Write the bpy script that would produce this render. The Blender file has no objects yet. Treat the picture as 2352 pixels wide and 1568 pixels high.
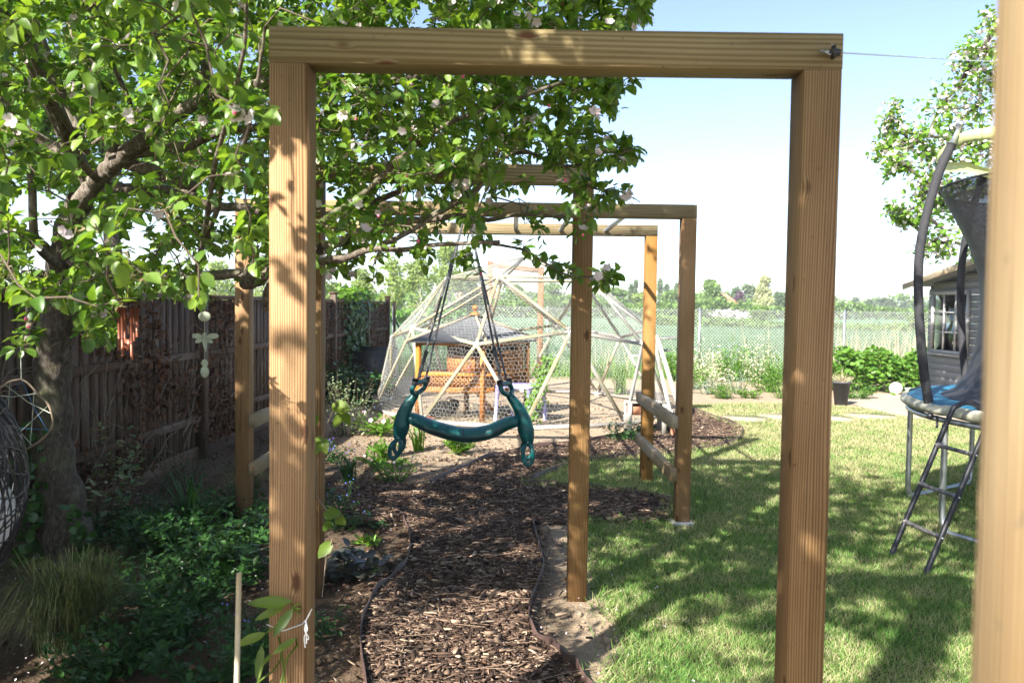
import bpy, math, random
import numpy as np
from mathutils import Matrix, Vector
PI = math.pi
rng = np.random.default_rng(7)
random.seed(7)
SC = bpy.context.scene
COL = SC.collection

# ------------------------------------------------------------------ camera
EYE = 1.52
cam_d = bpy.data.cameras.new("camera")
cam = bpy.data.objects.new("camera", cam_d)
COL.objects.link(cam)
CM = Matrix.Rotation(math.radians(87.5), 3, 'X') @ Matrix.Rotation(math.radians(0.77), 3, 'Z')
cam.matrix_world = Matrix.Translation((0, 0, EYE)) @ CM.to_4x4()
cam_d.sensor_width = 36.0
cam_d.lens = 28.0
cam_d.clip_start = 0.05
cam_d.clip_end = 6000
cam_d.dof.use_dof = True
cam_d.dof.focus_distance = 4.8
cam_d.dof.aperture_fstop = 5.2
SC.camera = cam

# ------------------------------------------------------------------ sky, sun, exposure
SUN_EL = 38.0
SUN_DIR = Vector((0.59, 0.81, 0)).normalized() * math.cos(math.radians(SUN_EL))
SUN_DIR.z = -math.sin(math.radians(SUN_EL))          # direction the light travels
w = bpy.data.worlds.new("World"); SC.world = w; w.use_nodes = True
nt = w.node_tree; nt.nodes.clear()
sky = nt.nodes.new('ShaderNodeTexSky'); sky.sky_type = 'NISHITA'; sky.sun_disc = False
sky.sun_elevation = math.radians(SUN_EL)
sky.sun_rotation = math.atan2(-SUN_DIR.x, -SUN_DIR.y)
sky.air_density = 0.75; sky.dust_density = 1.0; sky.ozone_density = 0.6
bg = nt.nodes.new('ShaderNodeBackground'); bg.inputs[1].default_value = 0.098
wo = nt.nodes.new('ShaderNodeOutputWorld')
nt.links.new(sky.outputs[0], bg.inputs[0]); nt.links.new(bg.outputs[0], wo.inputs[0])
sd = bpy.data.lights.new("sun", 'SUN'); sd.energy = 5.0; sd.angle = math.radians(0.53); sd.color = (1.0, 0.95, 0.86)
sun = bpy.data.objects.new("sun", sd); COL.objects.link(sun)
sun.rotation_euler = SUN_DIR.to_track_quat('-Z', 'Y').to_euler()
SC.view_settings.view_transform = 'Standard'
SC.view_settings.look = 'None'
SC.view_settings.exposure = 1.75
SC.view_settings.gamma = 1.0
SC.cycles.max_bounces = 6
SC.cycles.transparent_max_bounces = 12

# ------------------------------------------------------------------ measuring helpers
# (sx, sy): a sight line of the photograph at 2352 x 1568
CMn = np.array(CM)
def ray(sx, sy):
    return CMn @ np.array([(sx - 1176) / 1829., (784 - sy) / 1829., -1.0])
def at(sx, sy, Y):
    d = ray(sx, sy); return d * (Y / d[1]) + np.array([0, 0, EYE])
def gr(sx, sy, z=0.0):
    d = ray(sx, sy); return d * ((z - EYE) / d[2]) + np.array([0, 0, EYE])
def project(P):
    c = (np.asarray(P, float).reshape(-1, 3) - np.array([0, 0, EYE])) @ CMn
    zz = np.where(-c[:, 2] < 1e-3, 1e-3, -c[:, 2])
    return np.stack([1176 + 1829 * c[:, 0] / zz, 784 - 1829 * c[:, 1] / zz, -c[:, 2]], 1)
def in_poly(pts, poly):
    pts = np.asarray(pts); poly = np.asarray(poly)
    x, y = pts[:, 0], pts[:, 1]; r = np.zeros(len(pts), bool)
    j = len(poly) - 1
    for i in range(len(poly)):
        xi, yi = poly[i]; xj, yj = poly[j]
        c = ((yi > y) != (yj > y)) & (x < (xj - xi) * (y - yi) / (yj - yi + 1e-12) + xi)
        r ^= c; j = i
    return r

# ------------------------------------------------------------------ mesh builder
class MB:
    def __init__(s):
        s.v = []; s.f = {3: [], 4: []}; s.ng = []; s.r = []; s.n = 0
    def add(s, v, tris=None, quads=None, rnd=0.5, ngons=None):
        v = np.asarray(v, float).reshape(-1, 3)
        if tris is not None and len(tris): s.f[3].append(np.asarray(tris, int).reshape(-1, 3) + s.n)
        if quads is not None and len(quads): s.f[4].append(np.asarray(quads, int).reshape(-1, 4) + s.n)
        if ngons:
            for g in ngons: s.ng.append([i + s.n for i in g])
        s.v.append(v)
        s.r.append(np.full(len(v), rnd, float) if np.isscalar(rnd) else np.asarray(rnd, float))
        s.n += len(v)
    def mesh(s, name, origin=(0, 0, 0), smooth=False):
        me = bpy.data.meshes.new(name)
        v = (np.concatenate(s.v) if s.v else np.zeros((0, 3))) - np.asarray(origin, float)
        t = np.concatenate(s.f[3]) if s.f[3] else np.zeros((0, 3), int)
        q = np.concatenate(s.f[4]) if s.f[4] else np.zeros((0, 4), int)
        ng = s.ng
        loops = np.concatenate([t.ravel(), q.ravel()] + [np.array(g) for g in ng]).astype(np.int32)
        sizes = np.concatenate([np.full(len(t), 3), np.full(len(q), 4), np.array([len(g) for g in ng], int)]).astype(np.int32)
        starts = np.concatenate([[0], np.cumsum(sizes)[:-1]]).astype(np.int32) if len(sizes) else sizes
        me.vertices.add(len(v)); me.vertices.foreach_set('co', v.astype(np.float32).ravel())
        me.loops.add(len(loops)); me.loops.foreach_set('vertex_index', loops)
        me.polygons.add(len(sizes)); me.polygons.foreach_set('loop_start', starts)
        if smooth: me.polygons.foreach_set('use_smooth', np.ones(len(sizes), bool))
        a = me.attributes.new('rnd', 'FLOAT', 'POINT'); a.data.foreach_set('value', np.concatenate(s.r).astype(np.float32))
        me.update(calc_edges=True); me.validate()
        return me
    # ---- shapes
    def box(s, c, sz, M=None, rnd=0.5):
        x, y, z = [a / 2 for a in sz]
        v = np.array([[i, j, k] for k in (-z, z) for j in (-y, y) for i in (-x, x)])
        if M is not None: v = v @ np.array(M).T
        s.add(v + np.asarray(c), quads=[[0, 2, 3, 1], [4, 5, 7, 6], [0, 1, 5, 4], [2, 6, 7, 3], [0, 4, 6, 2], [1, 3, 7, 5]], rnd=rnd)
    def bar(s, p0, p1, wd, th, up=(0, 0, 1), rnd=0.5):
        p0 = np.asarray(p0, float); p1 = np.asarray(p1, float); d = p1 - p0; L = np.linalg.norm(d); d /= L
        u = np.asarray(up, float); a = np.cross(d, u)
        if np.linalg.norm(a) < 1e-4: a = np.cross(d, [1, 0, 0])
        a /= np.linalg.norm(a); b = np.cross(a, d)
        s.box((p0 + p1) / 2, (wd, L, th), np.stack([a, d, b], 1), rnd)
    def tube(s, P, R, n=8, cap=True, rnd=0.5, sx=1.0, ref=(0.13, 0.2, 1)):
        P = np.asarray(P, float); m = len(P)
        R = np.full(m, R, float) if np.isscalar(R) else np.asarray(R, float)
        T = np.gradient(P, axis=0); T /= np.linalg.norm(T, axis=1)[:, None] + 1e-12
        ref = np.asarray(ref, float)
        A = np.cross(T, ref); bad = np.linalg.norm(A, axis=1) < 1e-3
        A[bad] = np.cross(T[bad], [1, 0, 0]); A /= np.linalg.norm(A, axis=1)[:, None]
        B = np.cross(T, A)
        th = np.linspace(0, 2 * PI, n, endpoint=False)
        V = P[:, None] + R[:, None, None] * (np.cos(th)[None, :, None] * A[:, None] * sx + np.sin(th)[None, :, None] * B[:, None])
        q = []
        for i in range(m - 1):
            for j in range(n):
                k = (j + 1) % n; q.append([i * n + j, i * n + k, (i + 1) * n + k, (i + 1) * n + j])
        s.add(V.reshape(-1, 3), quads=q, rnd=rnd, ngons=[list(range(n)), list(range((m - 1) * n, m * n))[::-1]] if cap else None)
    def lathe(s, c, prof, n=24, rnd=0.5):
        V = []; th = np.linspace(0, 2 * PI, n, endpoint=False)
        for r, z in prof: V += [[c[0] + r * math.cos(t), c[1] + r * math.sin(t), c[2] + z] for t in th]
        q = []
        for i in range(len(prof) - 1):
            for j in range(n):
                k = (j + 1) % n; q.append([i * n + j, i * n + k, (i + 1) * n + k, (i + 1) * n + j])
        s.add(V, quads=q, rnd=rnd)
    def ball(s, c, r, n=20, m=12, sc=(1, 1, 1)):
        prof = [(math.sin(PI * i / m) + 1e-5, -math.cos(PI * i / m)) for i in range(m + 1)]
        V = []
        for a, b in prof: V += [[c[0] + r * sc[0] * a * math.cos(t), c[1] + r * sc[1] * a * math.sin(t), c[2] + r * sc[2] * b] for t in np.linspace(0, 2 * PI, n, endpoint=False)]
        q = [[i * n + j, i * n + (j + 1) % n, (i + 1) * n + (j + 1) % n, (i + 1) * n + j] for i in range(m) for j in range(n)]
        s.add(V, quads=q)
    def poly(s, pts, z0, z1=None):
        pts = [tuple(p[:2]) for p in pts]; n = len(pts)
        s.add([(x, y, z0) for x, y in pts], ngons=[list(range(n))])
    def wires(s, P0, P1, r, rnd=0.5):       # many thin 3 sided wires at once
        P0 = np.asarray(P0, float); P1 = np.asarray(P1, float); D = P1 - P0
        D /= np.linalg.norm(D, axis=1)[:, None] + 1e-12
        A = np.cross(D, [0.31, 0.17, 0.93]); A /= np.linalg.norm(A, axis=1)[:, None] + 1e-12
        B = np.cross(D, A); N = len(P0)
        V = np.zeros((N, 6, 3))
        for k in range(3):
            o = r * (math.cos(k * 2 * PI / 3) * A + math.sin(k * 2 * PI / 3) * B)
            V[:, k] = P0 + o; V[:, 3 + k] = P1 + o
        b = np.arange(N)[:, None] * 6
        q = np.concatenate([b + np.array([[0, 1, 4, 3]]), b + np.array([[1, 2, 5, 4]]), b + np.array([[2, 0, 3, 5]])])
        s.add(V.reshape(-1, 3), quads=q, rnd=rnd)
    def leaves(s, P, D, N, L, W=0.6, tpl='leaf', rnd=None, fold=1.0):
        P = np.asarray(P, float); D = np.asarray(D, float); N = np.asarray(N, float); n = len(P)
        D = D / (np.linalg.norm(D, axis=1)[:, None] + 1e-9)
        S = np.cross(D, N); S /= np.linalg.norm(S, axis=1)[:, None] + 1e-9
        U = np.cross(S, D)
        L = np.broadcast_to(np.asarray(L, float), (n,))[:, None, None]
        T, tri, quad = TPL[tpl]
        T = T * np.array([W, 1, fold])
        V = P[:, None] + L * (T[None, :, 0, None] * S[:, None] + T[None, :, 1, None] * D[:, None] + T[None, :, 2, None] * U[:, None])
        k = len(T); b = (np.arange(n) * k)[:, None, None]
        if rnd is None: rnd = rng.random(n)
        s.add(V.reshape(-1, 3), tris=(b + np.array(tri)[None]).reshape(-1, 3) if len(tri) else None,
              quads=(b + np.array(quad)[None]).reshape(-1, 4) if len(quad) else None, rnd=np.repeat(rnd, k))

TPL = {
 'leaf': (np.array([[0, 0, 0], [0, .36, -.05], [0, .72, -.07], [0, 1, -.14], [-.36, .2, .02], [-.48, .5, .03], [-.28, .82, -.04], [.36, .2, .02], [.48, .5, .03], [.28, .82, -.04]], float),
          [[0, 1, 4], [0, 7, 1], [6, 2, 3], [9, 3, 2]], [[4, 1, 2, 5], [1, 7, 8, 2]] + [[5, 2, 6, 6]][:0] + [], ),
 'blade': (np.array([[-.5, 0, 0], [.5, 0, 0], [-.35, .5, 0], [.35, .5, 0], [0, 1, -.18]], float), [[2, 3, 4]], [[0, 1, 3, 2]]),
 'tri': (np.array([[-.5, 0, 0], [.5, 0, 0], [0, 1, 0]], float), [[0, 1, 2]], []),
 'quad': (np.array([[-.5, 0, 0], [.5, .1, 0], [.45, .9, .1], [-.4, 1, 0]], float), [], [[0, 1, 2, 3]]),
 'petal': (np.array([[0, 0, 0], [-.4, .45, .12], [.4, .45, .12], [-.3, .9, .1], [.3, .9, .1], [0, 1, .06], [0, .5, 0]], float), [[0, 6, 1], [0, 2, 6], [3, 6, 5], [5, 6, 4], [1, 6, 3], [6, 2, 4]], []),
}
TPL['leaf2'] = (np.array([[0, 0, 0], [.03, .34, -.10], [.09, .68, -.24], [.16, .92, -.44], [-.34, .2, .07], [-.40, .5, .02], [-.16, .80, -.20], [.40, .2, .05], [.52, .5, -.04], [.38, .78, -.30]], float), TPL['leaf'][1], TPL['leaf'][2])
for kk_ in ('leaf2',): TPL[kk_] = (TPL[kk_][0], TPL[kk_][1] + [[5, 2, 6], [8, 9, 2]], TPL[kk_][2])
T = TPL['leaf']
TPL['leaf'] = (T[0], T[1] + [[5, 2, 6], [8, 9, 2]], T[2])

def unit(n):
    v = rng.normal(size=(n, 3)); return v / np.linalg.norm(v, axis=1)[:, None]

# ------------------------------------------------------------------ objects, things, parts
def thing(name, label, cat, loc=(0, 0, 0), group=None):
    o = bpy.data.objects.new(name, None); COL.objects.link(o); o.location = loc
    o.empty_display_size = 0.1
    o['label'] = label; o['category'] = cat
    if group: o['group'] = group
    return o
def obj(name, mb, m, parent=None, smooth=False, origin=None, label=None):
    org = (0, 0, 0)
    if parent is not None:
        org = np.array(parent.location)
        if parent.parent is not None: org = org + np.array(parent.parent.location)
    off = np.array([0., 0, 0])
    if origin is not None: off = np.asarray(origin, float) - org
    me = mb.mesh(name, org + off, smooth)
    me.materials.append(m)
    o = bpy.data.objects.new(name, me); COL.objects.link(o); o.location = off
    if parent is not None: o.parent = parent
    if label: o['label'] = label
    return o
def tag(o, label, cat, group=None):
    o['label'] = label; o['category'] = cat
    if group: o['group'] = group
    return o
def struct(name, mb, m):
    o = obj(name, mb, m); o['kind'] = 'structure'; return o
def stuff(name, mb, m, label, cat):
    o = obj(name, mb, m); o['kind'] = 'stuff'; tag(o, label, cat); return o
def timber(name, p0, p1, wd, th, m, parent=None, up=(0, 1, 0), ch=0.004):
    """squared timber with small chamfers, local z along its length (for the grain)"""
    p0 = Vector(p0); p1 = Vector(p1); d = (p1 - p0); L = d.length; d.normalize()
    u = Vector(up); a = d.cross(u); a = a.normalized() if a.length > 1e-4 else Vector((1, 0, 0)); b = a.cross(d)
    x, y = wd / 2, th / 2; c = ch
    ring = [(-x + c, -y), (x - c, -y), (x, -y + c), (x, y - c), (x - c, y), (-x + c, y), (-x, y - c), (-x, -y + c)]
    mb = MB()
    V = [(i, j, 0) for i, j in ring] + [(i, j, L) for i, j in ring]
    mb.add(V, quads=[[k, (k + 1) % 8, 8 + (k + 1) % 8, 8 + k] for k in range(8)], ngons=[list(range(8))[::-1], list(range(8, 16))])
    me = mb.mesh(name); me.materials.append(m)
    o = bpy.data.objects.new(name, me); COL.objects.link(o)
    # local axes: x=a, y=-b? keep right handed
    M = Matrix((a, b, d)).transposed()
    if M.determinant() < 0: M = Matrix((-a, b, d)).transposed()
    loc = p0
    if parent is not None:
        o.parent = parent; loc = p0 - Vector(parent.location)
    o.matrix_local = Matrix.Translation(loc) @ M.to_4x4()
    return o

# ------------------------------------------------------------------ materials
class NT:
    def __init__(s, name):
        s.m = bpy.data.materials.new(name); s.m.use_nodes = True; s.t = s.m.node_tree; s.t.nodes.clear()
        s.out = s.t.nodes.new('ShaderNodeOutputMaterial')
    def n(s, ty, **kw):
        nd = s.t.nodes.new(ty)
        for k, v in kw.items():
            if k.startswith('i_'): nd.inputs[int(k[2:]) if k[2:].isdigit() else k[2:].replace('_', ' ')].default_value = v
            else: setattr(nd, k, v)
        return nd
    def l(s, a, b): s.t.links.new(a, b); return s
    def math(s, op, a, b=None, c=None):
        nd = s.n('ShaderNodeMath', operation=op)
        for i, x in enumerate((a, b, c)):
            if x is None: continue
            if isinstance(x, (int, float)): nd.inputs[i].default_value = x
            else: s.l(x, nd.inputs[i])
        return nd.outputs[0]
    def mapv(s, vec, scale=(1, 1, 1), loc=(0, 0, 0)):
        nd = s.n('ShaderNodeMapping'); nd.inputs['Scale'].default_value = scale; nd.inputs['Location'].default_value = loc
        s.l(vec, nd.inputs['Vector']); return nd.outputs[0]
    def noise(s, vec=None, scale=5, det=4, rough=.55, dist=0, out=0):
        nd = s.n('ShaderNodeTexNoise'); nd.inputs['Scale'].default_value = scale; nd.inputs['Detail'].default_value = det
        nd.inputs['Roughness'].default_value = rough; nd.inputs['Distortion'].default_value = dist
        if vec is not None: s.l(vec, nd.inputs['Vector'])
        return nd.outputs[out]
    def ramp(s, fac, stops):
        nd = s.n('ShaderNodeValToRGB'); cr = nd.color_ramp
        while len(cr.elements) < len(stops): cr.elements.new(0.5)
        for e, (p, c) in zip(cr.elements, stops): e.position = p; e.color = (*c, 1) if len(c) == 3 else c
        s.l(fac, nd.inputs[0]); return nd.outputs[0]
    def mix(s, fac, a, b, mode='MIX'):
        nd = s.n('ShaderNodeMix', data_type='RGBA', blend_type=mode)
        for i, x in ((0, fac), (6, a), (7, b)):
            if isinstance(x, (int, float)): nd.inputs[i].default_value = x
            elif isinstance(x, tuple): nd.inputs[i].default_value = (*x, 1)
            else: s.l(x, nd.inputs[i])
        return nd.outputs[2]
    def pbr(s, col, rough=.7, metal=0, spec=.4, bump=None, bstr=.3, bdist=.01, **kw):
        b = s.n('ShaderNodeBsdfPrincipled')
        if isinstance(col, tuple): b.inputs['Base Color'].default_value = (*col, 1)
        else: s.l(col, b.inputs['Base Color'])
        if isinstance(rough, (int, float)): b.inputs['Roughness'].default_value = rough
        else: s.l(rough, b.inputs['Roughness'])
        b.inputs['Metallic'].default_value = metal; b.inputs['Specular IOR Level'].default_value = spec
        for k, v in kw.items(): b.inputs[k.replace('_', ' ')].default_value = v
        if bump is not None:
            bp = s.n('ShaderNodeBump'); bp.inputs['Strength'].default_value = bstr; bp.inputs['Distance'].default_value = bdist
            s.l(bump, bp.inputs['Height']); s.l(bp.outputs[0], b.inputs['Normal'])
        return b.outputs[0]
    def done(s, sh): s.l(sh, s.out.inputs[0]); return s.m
    def obj_co(s): return s.n('ShaderNodeTexCoord').outputs['Object']
    def rnd(s): return s.n('ShaderNodeAttribute', attribute_name='rnd').outputs['Fac']

def m_scuffed(name, col):
    t = NT(name); co = t.obj_co(); n = t.noise(co, 6, 5, .6); sc_ = t.noise(t.mapv(co, (30, 30, 110)), 1.0, 3, .6)
    c = t.ramp(n, [(.35, tuple(x * .75 for x in col)), (.7, tuple(min(1, x * 1.3) for x in col))]); c = t.mix(t.ramp(sc_, [(.60, (0, 0, 0)), (.72, (.45, .45, .45))]), c, (.10, .17, .16))
    return t.done(t.pbr(c, t.ramp(n, [(.3, (.24, .24, .24)), (.75, (.52, .52, .52))]), 0, .45, bump=sc_, bstr=.15, bdist=.001))

def m_plain(name, col, rough=.6, metal=0, spec=.4, var=.25, scale=8, bump=.15, bdist=.004, **kw):
    t = NT(name); co = t.obj_co(); n1 = t.noise(co, scale, 6)
    c2 = tuple(max(0, c * (1 - var)) for c in col); c3 = tuple(min(1, c * (1 + var)) for c in col)
    c = t.ramp(n1, [(.3, c2), (.7, c3)])
    n2 = t.noise(co, scale * 9, 3)
    r = t.math('MULTIPLY_ADD', n1, .25, rough - .12)
    return t.done(t.pbr(c, r, metal, spec, bump=n2, bstr=bump, bdist=bdist, **kw))

def m_wood(name, light, dark, knot, ring=0.0062, rough=.72, grey=0.0, greycol=(.34, .33, .30), stain=(.5, .42, .3)):
    t = NT(name); co = t.obj_co(); ran = t.n('ShaderNodeObjectInfo').outputs['Random']
    off = t.n('ShaderNodeCombineXYZ')
    t.l(t.math('MULTIPLY_ADD', ran, .10, -.24), off.inputs[0]); t.l(t.math('MULTIPLY_ADD', ran, -.10, .22), off.inputs[1]); t.l(t.math('MULTIPLY', ran, 37.), off.inputs[2])
    va = t.n('ShaderNodeVectorMath', operation='ADD'); t.l(co, va.inputs[0]); t.l(off.outputs[0], va.inputs[1]); v = va.outputs[0]
    # knots
    vo = t.n('ShaderNodeTexVoronoi', feature='F1'); vo.inputs['Scale'].default_value = 1.0; vo.inputs['Randomness'].default_value = 1.0
    t.l(t.mapv(v, (11, 11, 4.2)), vo.inputs['Vector']); kd = vo.outputs['Distance']
    kn = t.n('ShaderNodeMapRange'); t.l(kd, kn.inputs[0]); kn.inputs[1].default_value = .02; kn.inputs[2].default_value = .22; kn.inputs[3].default_value = 1; kn.inputs[4].default_value = 0; kn.interpolation_type = 'SMOOTHSTEP'
    ln = t.noise(t.mapv(v, (3, 3, .45)), 1.0, 2)
    fl = t.n('ShaderNodeVectorMath', operation='MULTIPLY'); t.l(v, fl.inputs[0]); fl.inputs[1].default_value = (1, 1, 0.0)
    ln2 = t.n('ShaderNodeVectorMath', operation='LENGTH'); t.l(fl.outputs[0], ln2.inputs[0])
    r = t.math('ADD', ln2.outputs['Value'], t.math('MULTIPLY', ln, .05))
    r = t.math('ADD', r, t.math('MULTIPLY', kn.outputs[0], .009))
    irr = t.noise(t.mapv(v, (38, 38, .5)), 1.0, 3)
    sn = t.math('SINE', t.math('ADD', t.math('MULTIPLY', r, 2 * PI / ring), t.math('MULTIPLY', irr, 9.0)))
    sn = t.math('MULTIPLY_ADD', sn, .5, .5)
    fine = t.noise(t.mapv(v, (260, 260, 5)), 1.0, 3)
    sn2 = t.math('ADD', t.math('MULTIPLY', sn, .75), t.math('MULTIPLY', fine, .35))
    c = t.ramp(sn2, [(.15, dark), (.75, light)])
    big = t.noise(t.mapv(v, (5, 5, 1.3)), 1.0, 4)
    c = t.mix(t.math('MULTIPLY', t.ramp(big, [(.38, (0, 0, 0)), (.64, (1, 1, 1))]), .75), c, stain, 'MULTIPLY')
    c = t.mix(t.ramp(kd, [(.08, (1, 1, 1)), (.15, (0, 0, 0))]), c, knot)
    ck = t.noise(t.mapv(v, (95, 95, 1.4)), 1.0, 3, .5); c = t.mix(t.ramp(ck, [(.66, (0, 0, 0)), (.70, (.8, .8, .8))]), c, tuple(x * .35 for x in dark))
    if grey > 0:
        gn = t.noise(t.mapv(v, (20, 20, 2.2)), 1.0, 4)
        gf = t.ramp(gn, [(max(0, .62 - grey * .4), (0, 0, 0)), (.78 - grey * .3, (1, 1, 1))])
        c = t.mix(t.math('MULTIPLY', gf, .9), c, greycol)
    hs = t.n('ShaderNodeHueSaturation'); t.l(c, hs.inputs['Color']); t.l(t.math('MULTIPLY_ADD', ran, .3, .84), hs.inputs['Value']); t.l(t.math('MULTIPLY_ADD', t.math('FRACT', t.math('MULTIPLY', ran, 7.3)), .2, .98), hs.inputs['Saturation']); c = hs.outputs[0]
    # bruises and dirt specks
    sp = t.noise(v, 55, 3); c = t.mix(t.ramp(sp, [(.66, (0, 0, 0)), (.74, (.6, .6, .6))]), c, tuple(x * .55 for x in dark))
    h = t.math('ADD', sn2, t.math('MULTIPLY', t.noise(v, 90, 2), .3))
    return t.done(t.pbr(c, rough, 0, .3, bump=h, bstr=.55, bdist=.0018))

def m_leaf(name, c0, c1, trans=.42, rough=.42, tcol=None, spec=.45, edge=None):
    t = NT(name); r = t.rnd()
    c = t.ramp(r, [(0, c0), (1, c1)])
    n = t.noise(t.obj_co(), 60, 2); c = t.mix(t.math('MULTIPLY', n, .35), c, tuple(x * .6 for x in c0))
    p = t.pbr(c, rough, 0, spec)
    tr = t.n('ShaderNodeBsdfTranslucent')
    tc = t.mix(1.0, c, tcol if tcol else (1.5, 1.35, .5), 'MULTIPLY'); t.l(tc, tr.inputs[0])
    mx = t.n('ShaderNodeMixShader'); mx.inputs[0].default_value = trans
    t.l(p, mx.inputs[1]); t.l(tr.outputs[0], mx.inputs[2])
    return t.done(mx.outputs[0])

M = {}
M['post'] = m_wood('treated_post_wood', (.385, .24, .118), (.175, .092, .038), (.10, .045, .02), stain=(.62, .55, .45))
M['plainpost'] = m_wood('pale_smooth_post_wood', (.37, .28, .175), (.30, .22, .13), (.2, .11, .06), ring=.0045)
M['beam'] = m_wood('treated_beam_wood', (.31, .25, .145), (.19, .14, .07), (.12, .055, .03), ring=.0085, stain=(.7, .68, .6))
M['rung'] = m_wood('pale_planed_wood', (.42, .35, .24), (.29, .22, .135), (.2, .1, .05), ring=.009)
M['strut'] = m_wood('dome_batten_wood', (.37, .35, .22), (.25, .225, .13), (.2, .12, .06), ring=.008, grey=.5, greycol=(.27, .265, .25))
M['greywood'] = m_wood('weathered_grey_wood', (.29, .275, .25), (.16, .145, .125), (.1, .08, .06), ring=.008, grey=.8)
M['fencewood'] = m_wood('old_fence_wood', (.13, .082, .054), (.072, .044, .029), (.05, .035, .03), ring=.012, grey=.45, greycol=(.135, .11, .088), stain=(.5, .42, .36))
M['hutch'] = m_wood('orange_stained_wood', (.50, .25, .10), (.36, .155, .055), (.2, .08, .03), ring=.01)
M['bark_post'] = m_wood('rustic_brown_wood', (.28, .17, .10), (.15, .085, .05), (.06, .03, .02), grey=.2)

def m_bark(name='apple_bark', g_=1.0):
    t = NT(name); co = t.obj_co()
    a = t.noise(t.mapv(co, (1, 1, .45)), 28, 6, .65, 1.5); b = t.noise(co, 6, 4)
    c = t.ramp(a, [(.3, (.028 * g_, .021 * g_, .017 * g_)), (.5, (.075 * g_, .06 * g_, .048 * g_)), (.72, (.17 * g_, .152 * g_, .128 * g_))])
    c = t.mix(t.ramp(b, [(.5, (0, 0, 0)), (.7, (.55, .55, .55))]), c, (.16, .17, .09))
    return t.done(t.pbr(c, .85, 0, .2, bump=a, bstr=.9, bdist=.012))
M['bark'] = m_bark()
M['limbbark'] = m_bark('pale_apple_bark', 2.0)
M['twig'] = m_plain('dark_twig', (.105, .078, .055), .8, var=.4, scale=20)
M['paletwig'] = m_plain('pale_twig', (.22, .17, .12), .8, var=.4, scale=20)
M['apple_leaf'] = m_leaf('apple_leaf', (.06, .16, .018), (.29, .44, .08), .5, .36, spec=.6)
M['blossom'] = m_leaf('apple_blossom', (.80, .74, .74), (.86, .50, .58), .35, .6, tcol=(1, 1, 1), spec=.2)
M['bl_white'] = m_leaf('pale_blossom', (.85, .82, .80), (.88, .66, .70), .3, .6, tcol=(1, 1, 1), spec=.2)
M['faded'] = m_leaf('faded_flower', (.30, .30, .16), (.52, .36, .20), .3, .7, tcol=(1, 1, .8))
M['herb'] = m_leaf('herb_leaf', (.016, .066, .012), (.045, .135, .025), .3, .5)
M['bright'] = m_leaf('bright_leaf', (.09, .22, .02), (.22, .40, .05), .45, .45)
M['yellowleaf'] = m_leaf('clematis_leaf', (.10, .18, .02), (.22, .31, .045), .45, .4)
M['var'] = m_leaf('variegated_leaf', (.06, .14, .05), (.45, .50, .30), .3, .5)
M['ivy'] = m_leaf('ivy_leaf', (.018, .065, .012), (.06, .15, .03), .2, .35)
M['heuch'] = m_leaf('heuchera_leaf', (.03, .036, .032), (.08, .085, .07), .15, .4)
M['deadleaf'] = m_leaf('dead_ivy_leaf', (.06, .028, .014), (.21, .105, .055), .15, .8, tcol=(1.2, 1, .7))
M['straw'] = m_leaf('dry_grass_stem', (.42, .35, .22), (.62, .55, .38), .2, .8, tcol=(1, 1, .8))
M['tuft'] = m_leaf('wispy_grass', (.018, .042, .010), (.06, .07, .028), .3, .6)
M['tallgrass'] = m_leaf('tall_grass_blade', (.09, .22, .03), (.24, .42, .07), .4, .5)
M['silver'] = m_leaf('silver_leaf', (.26, .34, .28), (.46, .54, .46), .2, .7)
M['purpleflower'] = m_leaf('purple_flower', (.10, .06, .42), (.26, .16, .62), .3, .6, tcol=(1, 1, 1.2))
M['blueflower'] = m_leaf('blue_flower', (.10, .18, .75), (.25, .35, .9), .3, .6, tcol=(1, 1, 1.2))
M['creamflower'] = m_leaf('cream_flower', (.62, .62, .40), (.82, .80, .60), .3, .6, tcol=(1, 1, .9))

def m_soil():
    t = NT('garden_soil'); co = t.obj_co()
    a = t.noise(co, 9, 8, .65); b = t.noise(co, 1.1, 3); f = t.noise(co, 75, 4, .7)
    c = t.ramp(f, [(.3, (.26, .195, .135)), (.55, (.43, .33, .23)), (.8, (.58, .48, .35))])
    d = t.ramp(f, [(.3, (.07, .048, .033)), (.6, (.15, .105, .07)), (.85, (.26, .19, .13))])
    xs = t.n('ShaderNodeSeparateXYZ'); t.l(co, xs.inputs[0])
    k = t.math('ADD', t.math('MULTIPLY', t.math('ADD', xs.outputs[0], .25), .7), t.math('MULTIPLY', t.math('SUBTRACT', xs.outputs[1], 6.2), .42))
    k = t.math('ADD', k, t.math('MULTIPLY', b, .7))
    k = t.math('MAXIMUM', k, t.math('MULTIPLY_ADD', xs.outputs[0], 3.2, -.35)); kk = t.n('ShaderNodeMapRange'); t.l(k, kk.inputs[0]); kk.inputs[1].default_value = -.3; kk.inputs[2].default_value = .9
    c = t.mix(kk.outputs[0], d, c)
    st = t.n('ShaderNodeTexVoronoi'); st.inputs['Scale'].default_value = 42; t.l(co, st.inputs[0])
    c = t.mix(t.ramp(st.outputs['Distance'], [(.10, (.7, .7, .7)), (.17, (0, 0, 0))]), c, (.36, .30, .23))
    h = t.math('ADD', a, t.math('MULTIPLY', f, .4))
    return t.done(t.pbr(c, .95, 0, .1, bump=h, bstr=1.0, bdist=.05))
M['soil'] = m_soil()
def m_lawn():
    t = NT('lawn_turf'); co = t.obj_co(); a = t.noise(co, 1.6, 4); f = t.noise(co, 90, 3, .7)
    c = t.mix(a, (.09, .12, .04), (.20, .175, .09)); c = t.mix(f, c, (.05, .07, .025))
    return t.done(t.pbr(c, .95, 0, .1, bump=f, bstr=.8, bdist=.02))
M['lawn'] = m_lawn()
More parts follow.
